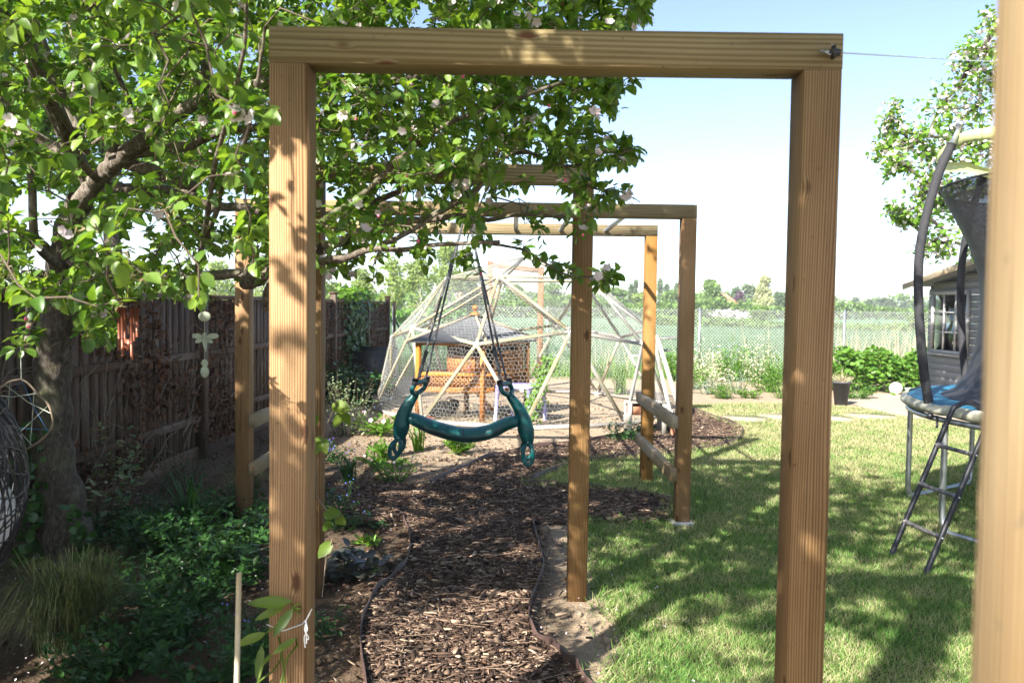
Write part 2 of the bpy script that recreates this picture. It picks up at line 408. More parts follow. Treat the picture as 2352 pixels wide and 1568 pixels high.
def m_blade():
    t = NT('lawn_grass_blade'); r = t.rnd(); co = t.n('ShaderNodeNewGeometry').outputs['Position']
    a = t.noise(co, 1.7, 4, .6); k = t.math('ADD', t.math('MULTIPLY', r, .75), t.math('MULTIPLY', a, 1.0))
    c = t.ramp(k, [(.45, (.075, .175, .022)), (.95, (.17, .27, .05)), (1.12, (.40, .37, .16)), (1.4, (.52, .44, .25))])
    nd = c.node.color_ramp
    p = t.pbr(c, .6, 0, .3); tr = t.n('ShaderNodeBsdfTranslucent'); t.l(t.mix(1.0, c, (1.3, 1.25, .6), 'MULTIPLY'), tr.inputs[0])
    mx = t.n('ShaderNodeMixShader'); mx.inputs[0].default_value = .35; t.l(p, mx.inputs[1]); t.l(tr.outputs[0], mx.inputs[2])
    return t.done(mx.outputs[0])
def m_blade():
    t = NT('lawn_grass_blade'); r = t.rnd(); co = t.n('ShaderNodeNewGeometry').outputs['Position']
    a = t.noise(co, 2.3, 5, .7)
    k = t.math('MULTIPLY_ADD', r, .40, t.math('MULTIPLY_ADD', a, 1.0, -.16))
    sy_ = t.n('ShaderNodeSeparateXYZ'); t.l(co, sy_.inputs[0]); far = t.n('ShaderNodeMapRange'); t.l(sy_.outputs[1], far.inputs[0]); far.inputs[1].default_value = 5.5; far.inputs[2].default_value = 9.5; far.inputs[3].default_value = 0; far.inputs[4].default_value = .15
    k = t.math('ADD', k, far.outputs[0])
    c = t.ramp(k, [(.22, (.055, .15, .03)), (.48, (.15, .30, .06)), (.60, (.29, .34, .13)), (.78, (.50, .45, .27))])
    p = t.pbr(c, .6, 0, .3); tr = t.n('ShaderNodeBsdfTranslucent'); t.l(t.mix(1.0, c, (1.3, 1.25, .6), 'MULTIPLY'), tr.inputs[0])
    mx = t.n('ShaderNodeMixShader'); mx.inputs[0].default_value = .35; t.l(p, mx.inputs[1]); t.l(tr.outputs[0], mx.inputs[2])
    return t.done(mx.outputs[0])
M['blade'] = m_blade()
def m_chip():
    t = NT('bark_chip'); r = t.rnd()
    c = t.ramp(r, [(0, (.03, .018, .012)), (.45, (.10, .062, .043)), (.74, (.22, .145, .10)), (.9, (.37, .26, .18)), (1, (.60, .47, .34))])
    f = t.noise(t.mapv(t.obj_co(), (40, 90, 60)), 1.0, 3); c = t.mix(t.math('MULTIPLY', f, .5), c, (.05, .03, .022))
    return t.done(t.pbr(c, .8, 0, .25, bump=f, bstr=.5, bdist=.003))
M['chip'] = m_chip()
M['chipbase'] = m_plain('bark_bed', (.055, .032, .024), .95, var=.5, scale=50, bump=1, bdist=.03)
M['edging'] = m_plain('brown_edging', (.075, .045, .038), .55, var=.4, scale=14)
def m_field():
    t = NT('wheat_field'); co = t.obj_co()
    f = t.noise(t.mapv(co, (3.2, 1.1, 1)), 3, 6, .75); b = t.noise(co, .06, 4)
    c = t.ramp(f, [(.3, (.075, .14, .07)), (.7, (.14, .23, .125))])
    c = t.mix(t.math('MULTIPLY', b, .5), c, (.13, .25, .12))
    return t.done(t.pbr(c, .9, 0, .1, bump=f, bstr=.6, bdist=.15))
M['field'] = m_field()
M['wheat'] = m_leaf('wheat_blade', (.07, .15, .07), (.155, .25, .135), .35, .55, tcol=(1.2, 1.2, .8))
M['paving'] = m_plain('sandstone_paving', (.36, .30, .235), .85, var=.2, scale=5, bump=.5)
M['white'] = m_plain('white_plastic', (.78, .77, .74), .45, var=.06)
M['wirepale'] = m_plain('galvanised_wire', (.55, .56, .54), .5, .2, var=.2)
M['wiredark'] = m_plain('plain_wire', (.26, .27, .26), .5, .5, var=.3)
M['galv'] = m_plain('galvanised_steel', (.42, .44, .46), .38, .85, var=.2, scale=14, bump=.05)
M['blackplastic'] = m_plain('black_plastic', (.02, .02, .022), .4, var=.3, spec=.5)
M['foam'] = m_plain('black_foam', (.035, .035, .04), .8, var=.3, scale=60, bump=.6)
M['rail'] = m_plain('dark_painted_tube', (.013, .014, .02), .5, .1, var=.3)
M['worn'] = m_plain('worn_rung_metal', (.16, .15, .15), .5, .4, var=.8, scale=25)
M['blue'] = m_plain('blue_pvc', (.02, .13, .23), .6, var=.3, scale=9)
M['cream'] = m_plain('dirty_cream_pvc', (.40, .39, .30), .6, var=.25, scale=9, bump=.4)
M['lime'] = m_plain('lime_fabric', (.55, .58, .25), .7, var=.12)
M['green'] = m_scuffed('green_moulded_plastic', (.004, .085, .085))
M['lilac'] = m_plain('lilac_plastic', (.40, .38, .72), .45, var=.08, scale=6)
M['rope'] = m_plain('charcoal_rope', (.12, .125, .135), .85, var=.4, scale=60, bump=.5)
M['felt'] = m_plain('grey_roof_felt', (.17, .175, .185), .95, var=.3, scale=90, bump=.9)
M['shed'] = m_plain('grey_painted_boards', (.20, .198, .205), .75, var=.12, scale=12, bump=.4)
M['shedframe'] = m_plain('light_grey_paint', (.27, .265, .265), .6, var=.1)
M['bargeboard'] = m_wood('barge_board_wood', (.45, .38, .28), (.3, .24, .17), (.15, .1, .06), grey=.3)
M['copper'] = m_plain('copper_tube', (.24, .08, .045), .4, .3, var=.2)
M['darkwood'] = m_plain('dark_disc_wood', (.06, .035, .022), .5, var=.3)
M['shell'] = m_plain('pale_verdigris', (.33, .37, .28), .6, var=.25, scale=25)
M['string'] = m_plain('pale_string', (.42, .46, .38), .9, var=.2)
M['bluestring'] = m_plain('blue_string', (.05, .14, .28), .9, var=.2)
M['wickerblack'] = m_plain('black_wicker', (.012, .012, .016), .35, var=.3, spec=.35)
M['cushion'] = m_plain('white_cushion', (.80, .80, .84), .9, var=.04)
M['cane'] = m_plain('bamboo_cane', (.55, .48, .32), .55, var=.2, scale=12)
M['terracotta'] = m_plain('terracotta', (.35, .15, .08), .8, var=.3)
M['potgrey'] = m_plain('charcoal_pot', (.07, .07, .08), .6, var=.2)
M['blackfur'] = m_plain('black_fur', (.014, .012, .012), .9, var=.5, scale=90, bump=1)
M['brownfur'] = m_plain('brown_fur', (.10, .05, .025), .9, var=.5, scale=90, bump=1)
M['red'] = m_plain('faded_red_plastic', (.5, .12, .09), .5, var=.2)
M['concrete'] = m_plain('concrete', (.45, .43, .40), .9, var=.2)
M['brick'] = m_plain('red_brick', (.50, .22, .14), .9, var=.2)
M['tile'] = m_plain('roof_tile', (.45, .20, .13), .85, var=.2)
M['whitewall'] = m_plain('white_render', (.8, .8, .78), .8, var=.05)
M['hedgeleaf'] = m_leaf('nettle_leaf', (.06, .17, .02), (.19, .36, .05), .4, .5)
def m_glass():
    t = NT('window_glass'); g = t.n('ShaderNodeBsdfGlossy'); g.inputs['Roughness'].default_value = .03
    tr = t.n('ShaderNodeBsdfTransparent'); tr.inputs[0].default_value = (.82, .88, .88, 1)
    mx = t.n('ShaderNodeMixShader'); fr = t.n('ShaderNodeFresnel'); fr.inputs[0].default_value = 1.5
    t.l(t.math('ADD', fr.outputs[0], .06), mx.inputs[0]); t.l(tr.outputs[0], mx.inputs[1]); t.l(g.outputs[0], mx.inputs[2])
    return t.done(mx.outputs[0])
M['glass'] = m_glass()
def m_net():
    t = NT('black_safety_net'); co = t.obj_co()
    n = t.noise(t.mapv(co, (60, 60, 420)), 1.0, 2)
    al = t.ramp(n, [(.35, (.80, .80, .80)), (.62, (.96, .96, .96))])
    p = t.pbr((.03, .03, .036), .6, 0, .3, bump=n, bstr=.3, bdist=.002); tr = t.n('ShaderNodeBsdfTransparent')
    mx = t.n('ShaderNodeMixShader'); t.l(al, mx.inputs[0]); t.l(tr.outputs[0], mx.inputs[1]); t.l(p, mx.inputs[2])
    return t.done(mx.outputs[0])
M['net'] = m_net()

#@@SETTING
# ------------------------------------------------------------------ the ground and what lies flat on it
def smooth_line(pts, n=6):
    P = np.asarray(pts, float); out = []
    for i in range(len(P) - 1):
        p0 = P[max(i - 1, 0)]; p1 = P[i]; p2 = P[i + 1]; p3 = P[min(i + 2, len(P) - 1)]
        for k in range(n):
            t = k / n
            out.append(.5 * ((2 * p1) + (-p0 + p2) * t + (2 * p0 - 5 * p1 + 4 * p2 - p3) * t * t + (-p0 + 3 * p1 - 3 * p2 + p3) * t ** 3))
    out.append(P[-1]); return np.array(out)
def G(pts): return np.array([gr(x, y)[:2] for x, y in pts])

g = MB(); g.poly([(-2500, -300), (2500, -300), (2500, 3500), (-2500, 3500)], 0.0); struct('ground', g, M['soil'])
FIELD_Y = 17.8
g = MB(); g.poly([(-2400, FIELD_Y), (2400, FIELD_Y), (2400, 3400), (-2400, 3400)], 0.006); struct('field', g, M['field'])
g = MB(); g.poly([(-60, -60), (-3.4, -60), (-3.4, FIELD_Y - .3), (-60, FIELD_Y - .3)], 0.004); struct('neighbour_lawn', g, M['lawn'])

L_left = smooth_line(G([(905, 1900), (850, 1640), (837, 1568), (828, 1467), (845, 1403), (871, 1361), (909, 1327), (935, 1297), (941, 1240), (926, 1196)]))
L_top = smooth_line(G([(988, 1116), (1067, 1078), (1124, 1055), (1200, 1036), (1300, 1022), (1420, 1006), (1500, 985), (1540, 960), (1575, 943)]))
L_round = smooth_line(G([(1575, 943), (1633, 958), (1680, 976), (1705, 989), (1698, 1011), (1664, 1026), (1580, 1039), (1518, 1048), (1435, 1053), (1350, 1063), (1294, 1074), (1218, 1112)]))
L_mid = smooth_line(G([(1205, 1118), (1305, 1119), (1353, 1124), (1462, 1131)]))
L_right = smooth_line(G([(1222, 1206), (1230, 1235), (1237, 1263), (1249, 1312), (1233, 1357), (1218, 1403), (1216, 1444), (1233, 1474), (1275, 1504), (1313, 1535), (1339, 1568), (1380, 1640), (1500, 1900)]))
mulch = np.concatenate([L_left, G([(800, 1215), (760, 1190), (745, 1150), (770, 1122), (880, 1118)]), L_top, L_round[1:], L_mid, G([(1537, 1146), (1541, 1197), (1483, 1204), (1353, 1206)]), L_right])
g = MB(); g.poly(mulch, 0.010); struct('bark_path', g, M['chipbase'])
lawn_l = G([(1500, 1900), (1420, 1640), (1395, 1568), (1440, 1500), (1425, 1440), (1400, 1395), (1370, 1350), (1352, 1300), (1350, 1240), (1353, 1206)])
lawn = np.concatenate([lawn_l, G([(1483, 1204), (1541, 1197), (1537, 1146)]), L_mid[::-1], L_round[::-1], G([(1590, 930), (1700, 926), (1815, 926), (1935, 934), (1985, 938), (2060, 955), (2150, 968), (2400, 1000)]), [(11.5, 9.0), (11.5, .2), (1.2, .2)]])
g = MB(); g.poly(lawn, 0.005); struct('lawn', g, M['lawn'])
g = MB(); g.poly(np.concatenate([G([(1985, 938), (2060, 955), (2150, 968), (2400, 1000)]), [(11.8, 9.0), (11.8, 14.8)], G([(1960, 904), (1930, 915)])]), 0.007); struct('patio', g, M['paving'])
def strip(name, line, h, label, group='edging strips of the bark path'):
    mb = MB(); P = np.asarray(line); n = len(P)
    T = np.gradient(P, axis=0); T /= np.linalg.norm(T, axis=1)[:, None]; Nn = np.stack([-T[:, 1], T[:, 0]], 1) * .003
    hh = h + .012 * np.sin(np.arange(n) * .7)
    V = []
    for i in range(n):
        for s_, z in ((-1, 0), (-1, hh[i]), (1, hh[i]), (1, 0)): V.append((P[i, 0] + s_ * Nn[i, 0], P[i, 1] + s_ * Nn[i, 1], z))
    q = [[4 * i + a, 4 * i + b, 4 * i + 4 + b, 4 * i + 4 + a] for i in range(n - 1) for a, b in ((0, 1), (1, 2), (2, 3))]
    mb.add(V, quads=q, ngons=[[0, 1, 2, 3], [4 * n - 4, 4 * n - 3, 4 * n - 2, 4 * n - 1]])
    tag(obj(name, mb, M['edging'], origin=(P[0, 0], P[0, 1], 0)), label, 'edging', group)
strip('path_edging', L_left, .055, 'thin brown edging strip curving along the left side of the bark path')
strip('path_edging', L_top, .055, 'brown edging strip between the sandy soil by the dome and the bark path')
strip('path_edging', L_round, .06, 'brown edging strip round the far bark bed beside the lawn')
strip('path_edging', L_mid, .05, 'short brown edging strip where the near lawn tip meets the bark path')
strip('path_edging', L_right, .06, 'buckled brown edging strip along the right side of the bark path')

# bark chips
def pts_in(poly, n, weight=None):
    lo = poly.min(0); hi = poly.max(0); out = []
    tot = 0
    while tot < n:
        p = lo + rng.random((n * 2, 2)) * (hi - lo)
        p = p[in_poly(p, poly)]
        if weight is not None: p = p[rng.random(len(p)) < weight(p)]
        out.append(p); tot += len(p)
    return np.concatenate(out)[:n]
mb = MB()
P = pts_in(mulch, 62000, lambda p: np.clip(1.3 - (p[:, 1] - 3) * .12, .25, 1) * (p[:, 1] > 2.4))
sp_ = np.concatenate([L_right[:40], L_left, L_top[:20]]); P = np.concatenate([P, sp_[rng.integers(0, len(sp_), 1500)] + rng.normal(0, .09, (1500, 2)) + rng.normal(0, .05, (1500, 2))])
n = len(P); a = rng.random(n) * PI * 2; L = rng.gamma(2.4, .0090, n).clip(.007, .12); W = np.minimum(L * rng.uniform(.12, .42, n), .022)
D = np.stack([np.cos(a), np.sin(a) * .75, rng.normal(0, .16, n)], 1); D /= np.linalg.norm(D, axis=1)[:, None]
U = np.stack([rng.normal(0, .35, n), rng.normal(0, .35, n), np.ones(n)], 1)
S_ = np.cross(D, U); S_ /= np.linalg.norm(S_, axis=1)[:, None]; U = np.cross(S_, D)
C = np.stack([P[:, 0], P[:, 1], .014 + rng.random(n) * .022], 1); H_ = W * rng.uniform(.2, .5, n)
V = np.zeros((n, 8, 3)); k = 0
for kz in (-.5, .5):
    for ky in (-.5, .5):
        for kx in (-.5, .5):
            tap = .55 if ky > 0 else 1
            V[:, k] = C + (kx * W * tap)[:, None] * S_ + (ky * L)[:, None] * D + (kz * H_)[:, None] * U; k += 1
b = (np.arange(n) * 8)[:, None, None]
q = (b + np.array([[0, 2, 3, 1], [4, 5, 7, 6], [0, 1, 5, 4], [2, 6, 7, 3], [0, 4, 6, 2], [1, 3, 7, 5]])[None]).reshape(-1, 4)
mb.add(V.reshape(-1, 3), quads=q, rnd=np.repeat(rng.random(n), 8))
n = 420; P = pts_in(mulch, n, lambda p: (p[:, 1] > 2.4)); a = rng.normal(0, .6, n); L = rng.uniform(.07, .19, n)
P0 = np.c_[P, .03 + rng.random(n) * .012]; P1 = P0 + np.c_[np.cos(a) * L, np.sin(a) * L, rng.normal(0, .008, n)]; P1[:, 2] = np.maximum(P1[:, 2], .024); mb.wires(P0, P1, .0028, .8)
stuff('bark_chips', mb, M['chip'], 'loose brown bark chips covering the winding path', 'bark mulch')

# lawn grass
mb = MB()
N_B = 430000
P = pts_in(lawn, N_B, lambda p: np.clip((4.0 / np.maximum(p[:, 1], 1)) ** 1.6, .05, 1) * (p[:, 1] > 2.2) * (project(np.c_[p, np.zeros(len(p))])[:, 0] < 3900))
dist = P[:, 1]
P3 = np.c_[P + rng.normal(0, .035, P.shape), np.full(len(P), .004)]
U = unit(len(P)) * .75; U[:, 2] = np.abs(U[:, 2]) + .55
Nn = unit(len(P)); Nn[:, 2] = .2
L = rng.uniform(.018, .045, len(P)) * (1 + .02 * dist)
Wd = .0028 * (1 + dist * .16) / L
T_ = TPL['tri'][0]
D = U / np.linalg.norm(U, axis=1)[:, None]; S_ = np.cross(D, Nn); S_ /= np.linalg.norm(S_, axis=1)[:, None]
V = P3[:, None] + L[:, None, None] * (T_[None, :, 0, None] * (S_ * Wd[:, None])[:, None] + T_[None, :, 1, None] * D[:, None])
b = (np.arange(len(P)) * 3)[:, None]
mb.add(V.reshape(-1, 3), tris=b + np.array([[0, 1, 2]]), rnd=np.repeat(rng.random(len(P)), 3))
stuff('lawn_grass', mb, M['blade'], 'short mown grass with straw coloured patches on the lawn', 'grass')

mb = MB(); eg_ = np.concatenate([lawn_l[1:], G([(1353, 1206), (1420, 1205), (1483, 1204), (1541, 1197), (1540, 1170), (1537, 1146)]), L_mid, L_round[::2]])
ii = rng.integers(0, len(eg_) - 1, 5200); tt_ = rng.random((5200, 1)); P = eg_[ii] * (1 - tt_) + eg_[ii + 1] * tt_; P = P[np.linalg.norm(eg_[ii] - eg_[ii + 1], axis=1) < 1.2]; n = len(P); P = P + rng.normal(0, .05, (n, 2))
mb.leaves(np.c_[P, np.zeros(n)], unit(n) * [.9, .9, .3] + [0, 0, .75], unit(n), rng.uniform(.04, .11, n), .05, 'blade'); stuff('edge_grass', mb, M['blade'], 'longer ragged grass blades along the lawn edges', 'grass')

# soil clods, stones, petals
mb = MB()
n = 5200; P = np.c_[rng.uniform(-3, 2.6, n), rng.uniform(2.3, 12.5, n)]
P = P[~in_poly(P, mulch) & ~in_poly(P, lawn)]
r = rng.gamma(2.0, .006, len(P)).clip(.004, .045)
OC = np.array([[1, 0, 0], [-1, 0, 0], [0, 1, 0], [0, -1, 0], [0, 0, 1], [0, 0, -1]], float)
OF = np.array([[0, 2, 4], [2, 1, 4], [1, 3, 4], [3, 0, 4], [2, 0, 5], [1, 2, 5], [3, 1, 5], [0, 3, 5]])
V = np.c_[P, r * .3][:, None] + r[:, None, None] * (OC[None] * rng.uniform(.6, 1.3, (len(P), 6, 1)) + rng.normal(0, .15, (len(P), 6, 3)))
mb.add(V.reshape(-1, 3), tris=((np.arange(len(P)) * 6)[:, None, None] + OF[None]).reshape(-1, 3), rnd=np.repeat(rng.random(len(P)), 6))
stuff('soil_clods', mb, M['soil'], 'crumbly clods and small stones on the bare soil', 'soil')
mb = MB(); n = 1300
P = np.c_[rng.uniform(-2.9, .9, n), rng.uniform(2.2, 8, n) ** 1.0, np.full(n, .03)]
mb.leaves(P, unit(n) * [1, 1, .25], unit(n) * [.4, .4, 0] + [0, 0, 1], rng.uniform(.008, .015, n), .8, 'petal')
stuff('fallen_petals', mb, M['bl_white'], 'fallen white apple petals sprinkled over soil and bark', 'petals')

mb = MB(); n = 2600
P = np.c_[rng.uniform(-3.0, .1, n), rng.uniform(2.2, 9.5, n), rng.uniform(.005, .03, n)]; P = P[~in_poly(P, lawn)]; n = len(P)
mb.leaves(P, unit(n) * [1, 1, .3], unit(n) * .5 + [0, 0, 1], rng.uniform(.012, .045, n), .6, 'leaf', fold=2.5)
stuff('leaf_litter', mb, M['deadleaf'], 'dry brown leaf litter on the soil of the left bed', 'leaf litter')

# stepping stones
for i, (sx, sy, wd, lab) in enumerate([(1700, 962, .9, 'flat sandstone stepping stone in the lawn nearest the bark bed'), (1800, 958, .75, 'flat sandstone stepping stone half hidden behind the right arch post'), (1925, 962, .45, 'small flat stone in the lawn just right of the arch post'), (1995, 957, .8, 'flat stepping stone in the lawn near the patio')]):
    c = gr(sx, sy); mb = MB()
    pts = [(c[0] + wd / 2 * math.cos(t) * random.uniform(.85, 1.1), c[1] + .28 * math.sin(t) * random.uniform(.85, 1.1)) for t in np.linspace(.3, 2 * PI + .3, 8, endpoint=False)]
    V = [(x, y, .0) for x, y in pts] + [(x, y, .022) for x, y in pts]
    mb.add(V, quads=[[k, (k + 1) % 8, 8 + (k + 1) % 8, 8 + k] for k in range(8)], ngons=[list(range(8, 16))])
    tag(obj('stepping_stone', mb, M['paving'], origin=(c[0], c[1], 0)), lab, 'stepping stone', 'stepping stones in the lawn')

#@@FRAMES
# ------------------------------------------------------------------ timber arches and the climbing frame
PT = 2.145; BT = 2.24
def arch(y, xl, xr, label, mp='post'):
    t = thing('garden_arch', label, 'arch', (xl + .05, y + .05, 0), 'timber arches over the path')
    timber('post', (xl + .05, y + .05, 0), (xl + .05, y + .05, PT), .1, .1, M['post'], t)
    timber('post', (xr - .05, y + .05, 0), (xr - .05, y + .05, PT), .1, .1, M[mp], t)
    timber('beam', (xl, y + .05, (PT + BT) / 2 + .001), (xr, y + .05, (PT + BT) / 2 + .001), .098, .094, M['beam'], t, up=(0, 0, 1))
    return t
arch(.42, -1.194, .306 + .10, 'nearest timber arch, its blurred right post standing at the right edge', 'plainpost')
a1 = arch(2.10, -.642, .850, 'large timber arch in the foreground framing the view with the wire hook on its beam')
a2 = arch(4.06, -1.075, .405, 'second timber arch with its beam in the apple leaves beside the bark path')
t = thing('climbing_frame', 'wide timber climbing frame of four posts with metal bars that the green swing hangs from', 'climbing frame', (-1.88, 5.59, 0))
XL = -1.93
for x, y in ((XL + .05, 5.59), (1.268 - .05, 5.59), (XL + .05, 6.98), (1.25 - .05, 6.98)):
    timber('post', (x, y, 0), (x, y, PT), .1, .1, M['post'], t)
for y in (5.59, 6.98):
    timber('beam', (XL, y, (PT + BT) / 2 + .001), (1.268 if y < 6 else 1.25, y, (PT + BT) / 2 + .001), .098, .094, M['beam'], t, up=(0, 0, 1))
for x in (XL + .127, 1.168 - .027):
    for z in ((.73, .36) if x > 0 else (.70, .36)):
        timber('rung', (x, 5.52, z), (x, 7.10, z), .05, .09, M['rung'], t, up=(0, 0, 1))
BARX = [.80, .41, .02, -.37, -.76, -1.15, -1.54]
for x in BARX:
    mb = MB(); mb.tube([(x, 5.64, 2.185), (x, 6.2, 2.185), (x, 6.932, 2.185)], .019, 12)
    obj('metal_bar', mb, M['galv'], t, smooth=True)
mb = MB(); mb.box((1.215, 5.575, .010), (.15, .13, .022)); mb.box((1.2, 5.50, .014), (.12, .02, .04)); obj('footing', mb, M['concrete'], t)

# hook and line on the first arch
hk = thing('washing_line', 'white washing line running from a black insulator hook on the foreground beam', 'washing line', tuple(at(1905, 121, 2.09)))
h0 = at(1890, 121, 2.098); mb = MB()
mb.tube([h0, h0 + [.0, -.012, 0], h0 + [.008, -.02, -.004], h0 + [.018, -.02, 0], h0 + [.022, -.02, .01], h0 + [.012, -.02, .016]], .0022, 6)
mb.tube([h0 + [-.006, 0, .004], h0 + [-.004, -.014, 0], h0 + [.01, -.02, -.012], h0 + [.02, -.02, -.004]], .0022, 6)
obj('hook', mb, M['galv'], hk, smooth=True)
c = at(1916, 121, 2.08); mb = MB(); mb.tube([c + [-.014, 0, 0], c + [-.006, 0, 0], c + [-.005, 0, 0], c + [.002, 0, 0], c + [.003, 0, 0], c + [.014, 0, 0]], [.006, .007, .013, .013, .010, .009], 10)
mb.box(c + [-.002, 0, 0], (.006, .02, .032)); obj('insulator', mb, M['blackplastic'], hk)
mb = MB(); e = at(2330, 142, 8.0); e2 = e + (e - c) * .35; mb.tube([c, c * .75 + e * .25 + [0, 0, -.004], (c + e) / 2 + [0, 0, -.008], e, e2], .0016 * 1.4, 6); obj('line', mb, M['white'], hk)

#@@SWING
SWY = 6.25
sw = thing('glider_swing', 'green moulded plastic two seat glider swing hanging on dark ropes', 'swing', tuple(at(1065, 985, SWY)))
def sp(sx, sy, dy=0): return at(sx, sy, SWY + dy)
mb = MB()
pts = smooth_line([sp(940, 958), sp(965, 968), sp(1000, 983), sp(1065, 998), sp(1120, 992), sp(1165, 972), sp(1190, 966)], 5)
m_ = len(pts); rr = .040 + .020 * np.sin(np.linspace(0, PI, m_)) ** .7
mb.tube(pts, rr, 16, sx=1.75, ref=(0, 0, 1))
obj('seat', mb, M['green'], sw, smooth=True)
mb = MB(); k_ = pts[m_ // 2] ; mb.tube([k_ + [0, -.11, .01], k_ + [0, -.06, .052], k_ + [0, .06, .052], k_ + [0, .11, .01]], .004, 6); obj('centre_seam', mb, M['blackplastic'], sw)
mb = MB(); mb.tube([p + [0, -.105 * (1 if 6 < i < m_ - 7 else .6), -.012] for i, p in enumerate(pts)], .006, 6); obj('seam', mb, M['blackplastic'], sw, smooth=True)
def side(body, tip, foot, s):
    mb = MB()
    P = smooth_line([sp(*p) for p in body], 5); R_ = np.interp(np.linspace(0, 1, len(P)), [0, .25, .6, .85, 1], [.030, .048, .066, .045, .03])
    mb.tube(P, R_, 14, sx=1.0, ref=(0, 1, 0))
    obj('side_frame', mb, M['green'], sw, smooth=True)
    # handle fork
    b = np.array(sp(*body[0])); tp = np.array(sp(*tip)); mb = MB()
    for dy in (-.085, .085):
        dx = dy * .42
        mb.tube(smooth_line([b, b * .6 + tp * .4 + [dx, dy, 0], tp + [dx, dy, 0]], 4), [.03] + [.019] * 8, 10)
    mb.tube(smooth_line([tp + [-.038, -.09, 0], tp + [0, 0, .012], tp + [.038, .09, 0]], 4), .019, 10)
    obj('handle', mb, M['green'], sw, smooth=True)
    mb = MB()
    for dy in (-.085, .085): mb = MB(); mb.tube([tp + [dy * .42, dy, 0], tp + [.008 * s + dy * .42, dy, .045]], .024, 10); obj('cap', mb, M['blackplastic'], sw)
    # foot loops
    f0 = np.array(sp(*foot[0])); f1 = np.array(sp(*foot[1]))
    for dy in (-.13, .10):
        mb = MB(); o = np.array([0, dy, 0]); wv = np.array([.035, 0, 0])
        lp = smooth_line([f0 + o * .3, f0 * .8 + f1 * .2 + o - wv, f0 * .3 + f1 * .7 + o - wv, f1 + o, f0 * .3 + f1 * .7 + o + wv, f0 * .8 + f1 * .2 + o + wv * .9, f0 + o * .3], 5)
        mb.tube(lp, .0165, 10, ref=(0, 1, 0)); obj('foot_rest', mb, M['green'], sw, smooth=True)
    mb = MB(); k = sp(*body[-2]) + [0, -.07, 0]; mb.ball(k, .008, 10, 6); obj('bolt', mb, M['galv'], sw)
side([(955, 905), (938, 928), (926, 955), (922, 978), (918, 1002), (917, 1012)], (966, 880), [(918, 1005), (908, 1046)], 1)
side([(1170, 908), (1190, 935), (1202, 962), (1208, 988), (1212, 1012), (1212, 1020)], (1160, 884), [(1212, 1015), (1212, 1060)], -1)
def rope(p0, p1, r=.0085, turns=46):
    mb = MB(); p0 = np.asarray(p0, float); p1 = np.asarray(p1, float); n = turns * 5
    tt = np.linspace(0, 1, n); d = p1 - p0; d /= np.linalg.norm(d); a = np.cross(d, [0, 1, 0]); a /= np.linalg.norm(a); b_ = np.cross(d, a)
    for ph in (0, 2.09, 4.19):
        th = tt * turns * 2 * PI / 3 + ph
        mb.tube(p0 + (p1 - p0) * tt[:, None] + r * .55 * (np.cos(th)[:, None] * a + np.sin(th)[:, None] * b_), r * .62, 5)
    return mb
topz = 2.165
for nm, x0, dy0, b in (('a', -.395, -.03, (978, 868, -.085)), ('b', -.40, .05, (957, 880, .085)), ('c', -.345, -.03, (1163, 870, -.085)), ('d', -.34, .05, (1149, 872, .085))):
    obj('rope', rope((x0, SWY + dy0, topz), sp(*b)), M['rope'], sw, smooth=True)
for b, f in (((955, 880), .13), ((1150, 872), .13)):
    mb = MB(); e = sp(*b) + np.array([0, .085, 0]); s0 = np.array([-.37, SWY, topz]); k0 = e + (s0 - e) * .03; k1 = e + (s0 - e) * .20
    mb.tube([k0, k0 * .7 + k1 * .3, k0 * .4 + k1 * .6, k1], [.012, .017, .014, .018], 8); obj('rope_splice', mb, M['rope'], sw)
mb = MB(); mb.tube([(-.42, SWY, 2.185), (-.32, SWY, 2.185)], .027, 12); obj('hanger', mb, M['blackplastic'], sw)

#@@DOME
DC = np.array([.173, 12.0, .04]); DR = 2.226; DA = math.radians(-108.2876)
def sph(po, az): return DC + DR * np.array([math.sin(po) * math.cos(az), math.sin(po) * math.sin(az), math.cos(po)])
rd = math.radians
Vd = {'a': sph(0, 0)}
for k in range(5):
    a = DA + k * 2 * PI / 5
    Vd['U%d' % k] = sph(rd(31.7175), a); Vd['I%d' % k] = sph(rd(63.4349), a); Vd['M%d' % k] = sph(rd(58.2825), a + PI / 5)
for k in range(10): Vd['E%d' % k] = sph(rd(90), DA - PI / 10 + k * PI / 5)
TRI = []
for k in range(5):
    j = (k + 1) % 5; i = (k - 1) % 5
    e0, e1, e2 = 'E%d' % (2 * k), 'E%d' % (2 * k + 1), 'E%d' % ((2 * k + 2) % 10)
    TRI += [('a', 'U%d' % k, 'U%d' % j), ('U%d' % k, 'U%d' % j, 'M%d' % k), ('U%d' % k, 'I%d' % k, 'M%d' % k), ('U%d' % k, 'I%d' % k, 'M%d' % i),
            ('I%d' % k, e0, e1), ('I%d' % k, e1, 'M%d' % k), ('M%d' % k, e1, e2), ('I%d' % k, e0, 'M%d' % i)]
dome = thing('geodesic_dome', 'geodesic dome of pale battens covered in chicken wire around the hutch', 'geodesic dome', tuple(DC * [1, 1, 0]))
edges = set()
for tr in TRI:
    for p, q_ in ((0, 1), (1, 2), (0, 2)): edges.add(tuple(sorted((tr[p], tr[q_]))))
for e in sorted(edges):
    p, q_ = Vd[e[0]], Vd[e[1]]; mid = (p + q_) / 2 - DC; d = (q_ - p) / np.linalg.norm(q_ - p)
    front = mid[0] * .35 + mid[1]
    mat = M['greywood'] if (mid[0] > .9 and random.random() < .8) or e in (('U0', 'a'),) else M['strut']
    eq = e[0][0] == 'E' and e[1][0] == 'E'
    timber('strut', p + d * .03, q_ - d * .03, .030 if eq else .047, .026, M['greywood'] if eq else mat, dome, up=mid, ch=.003)
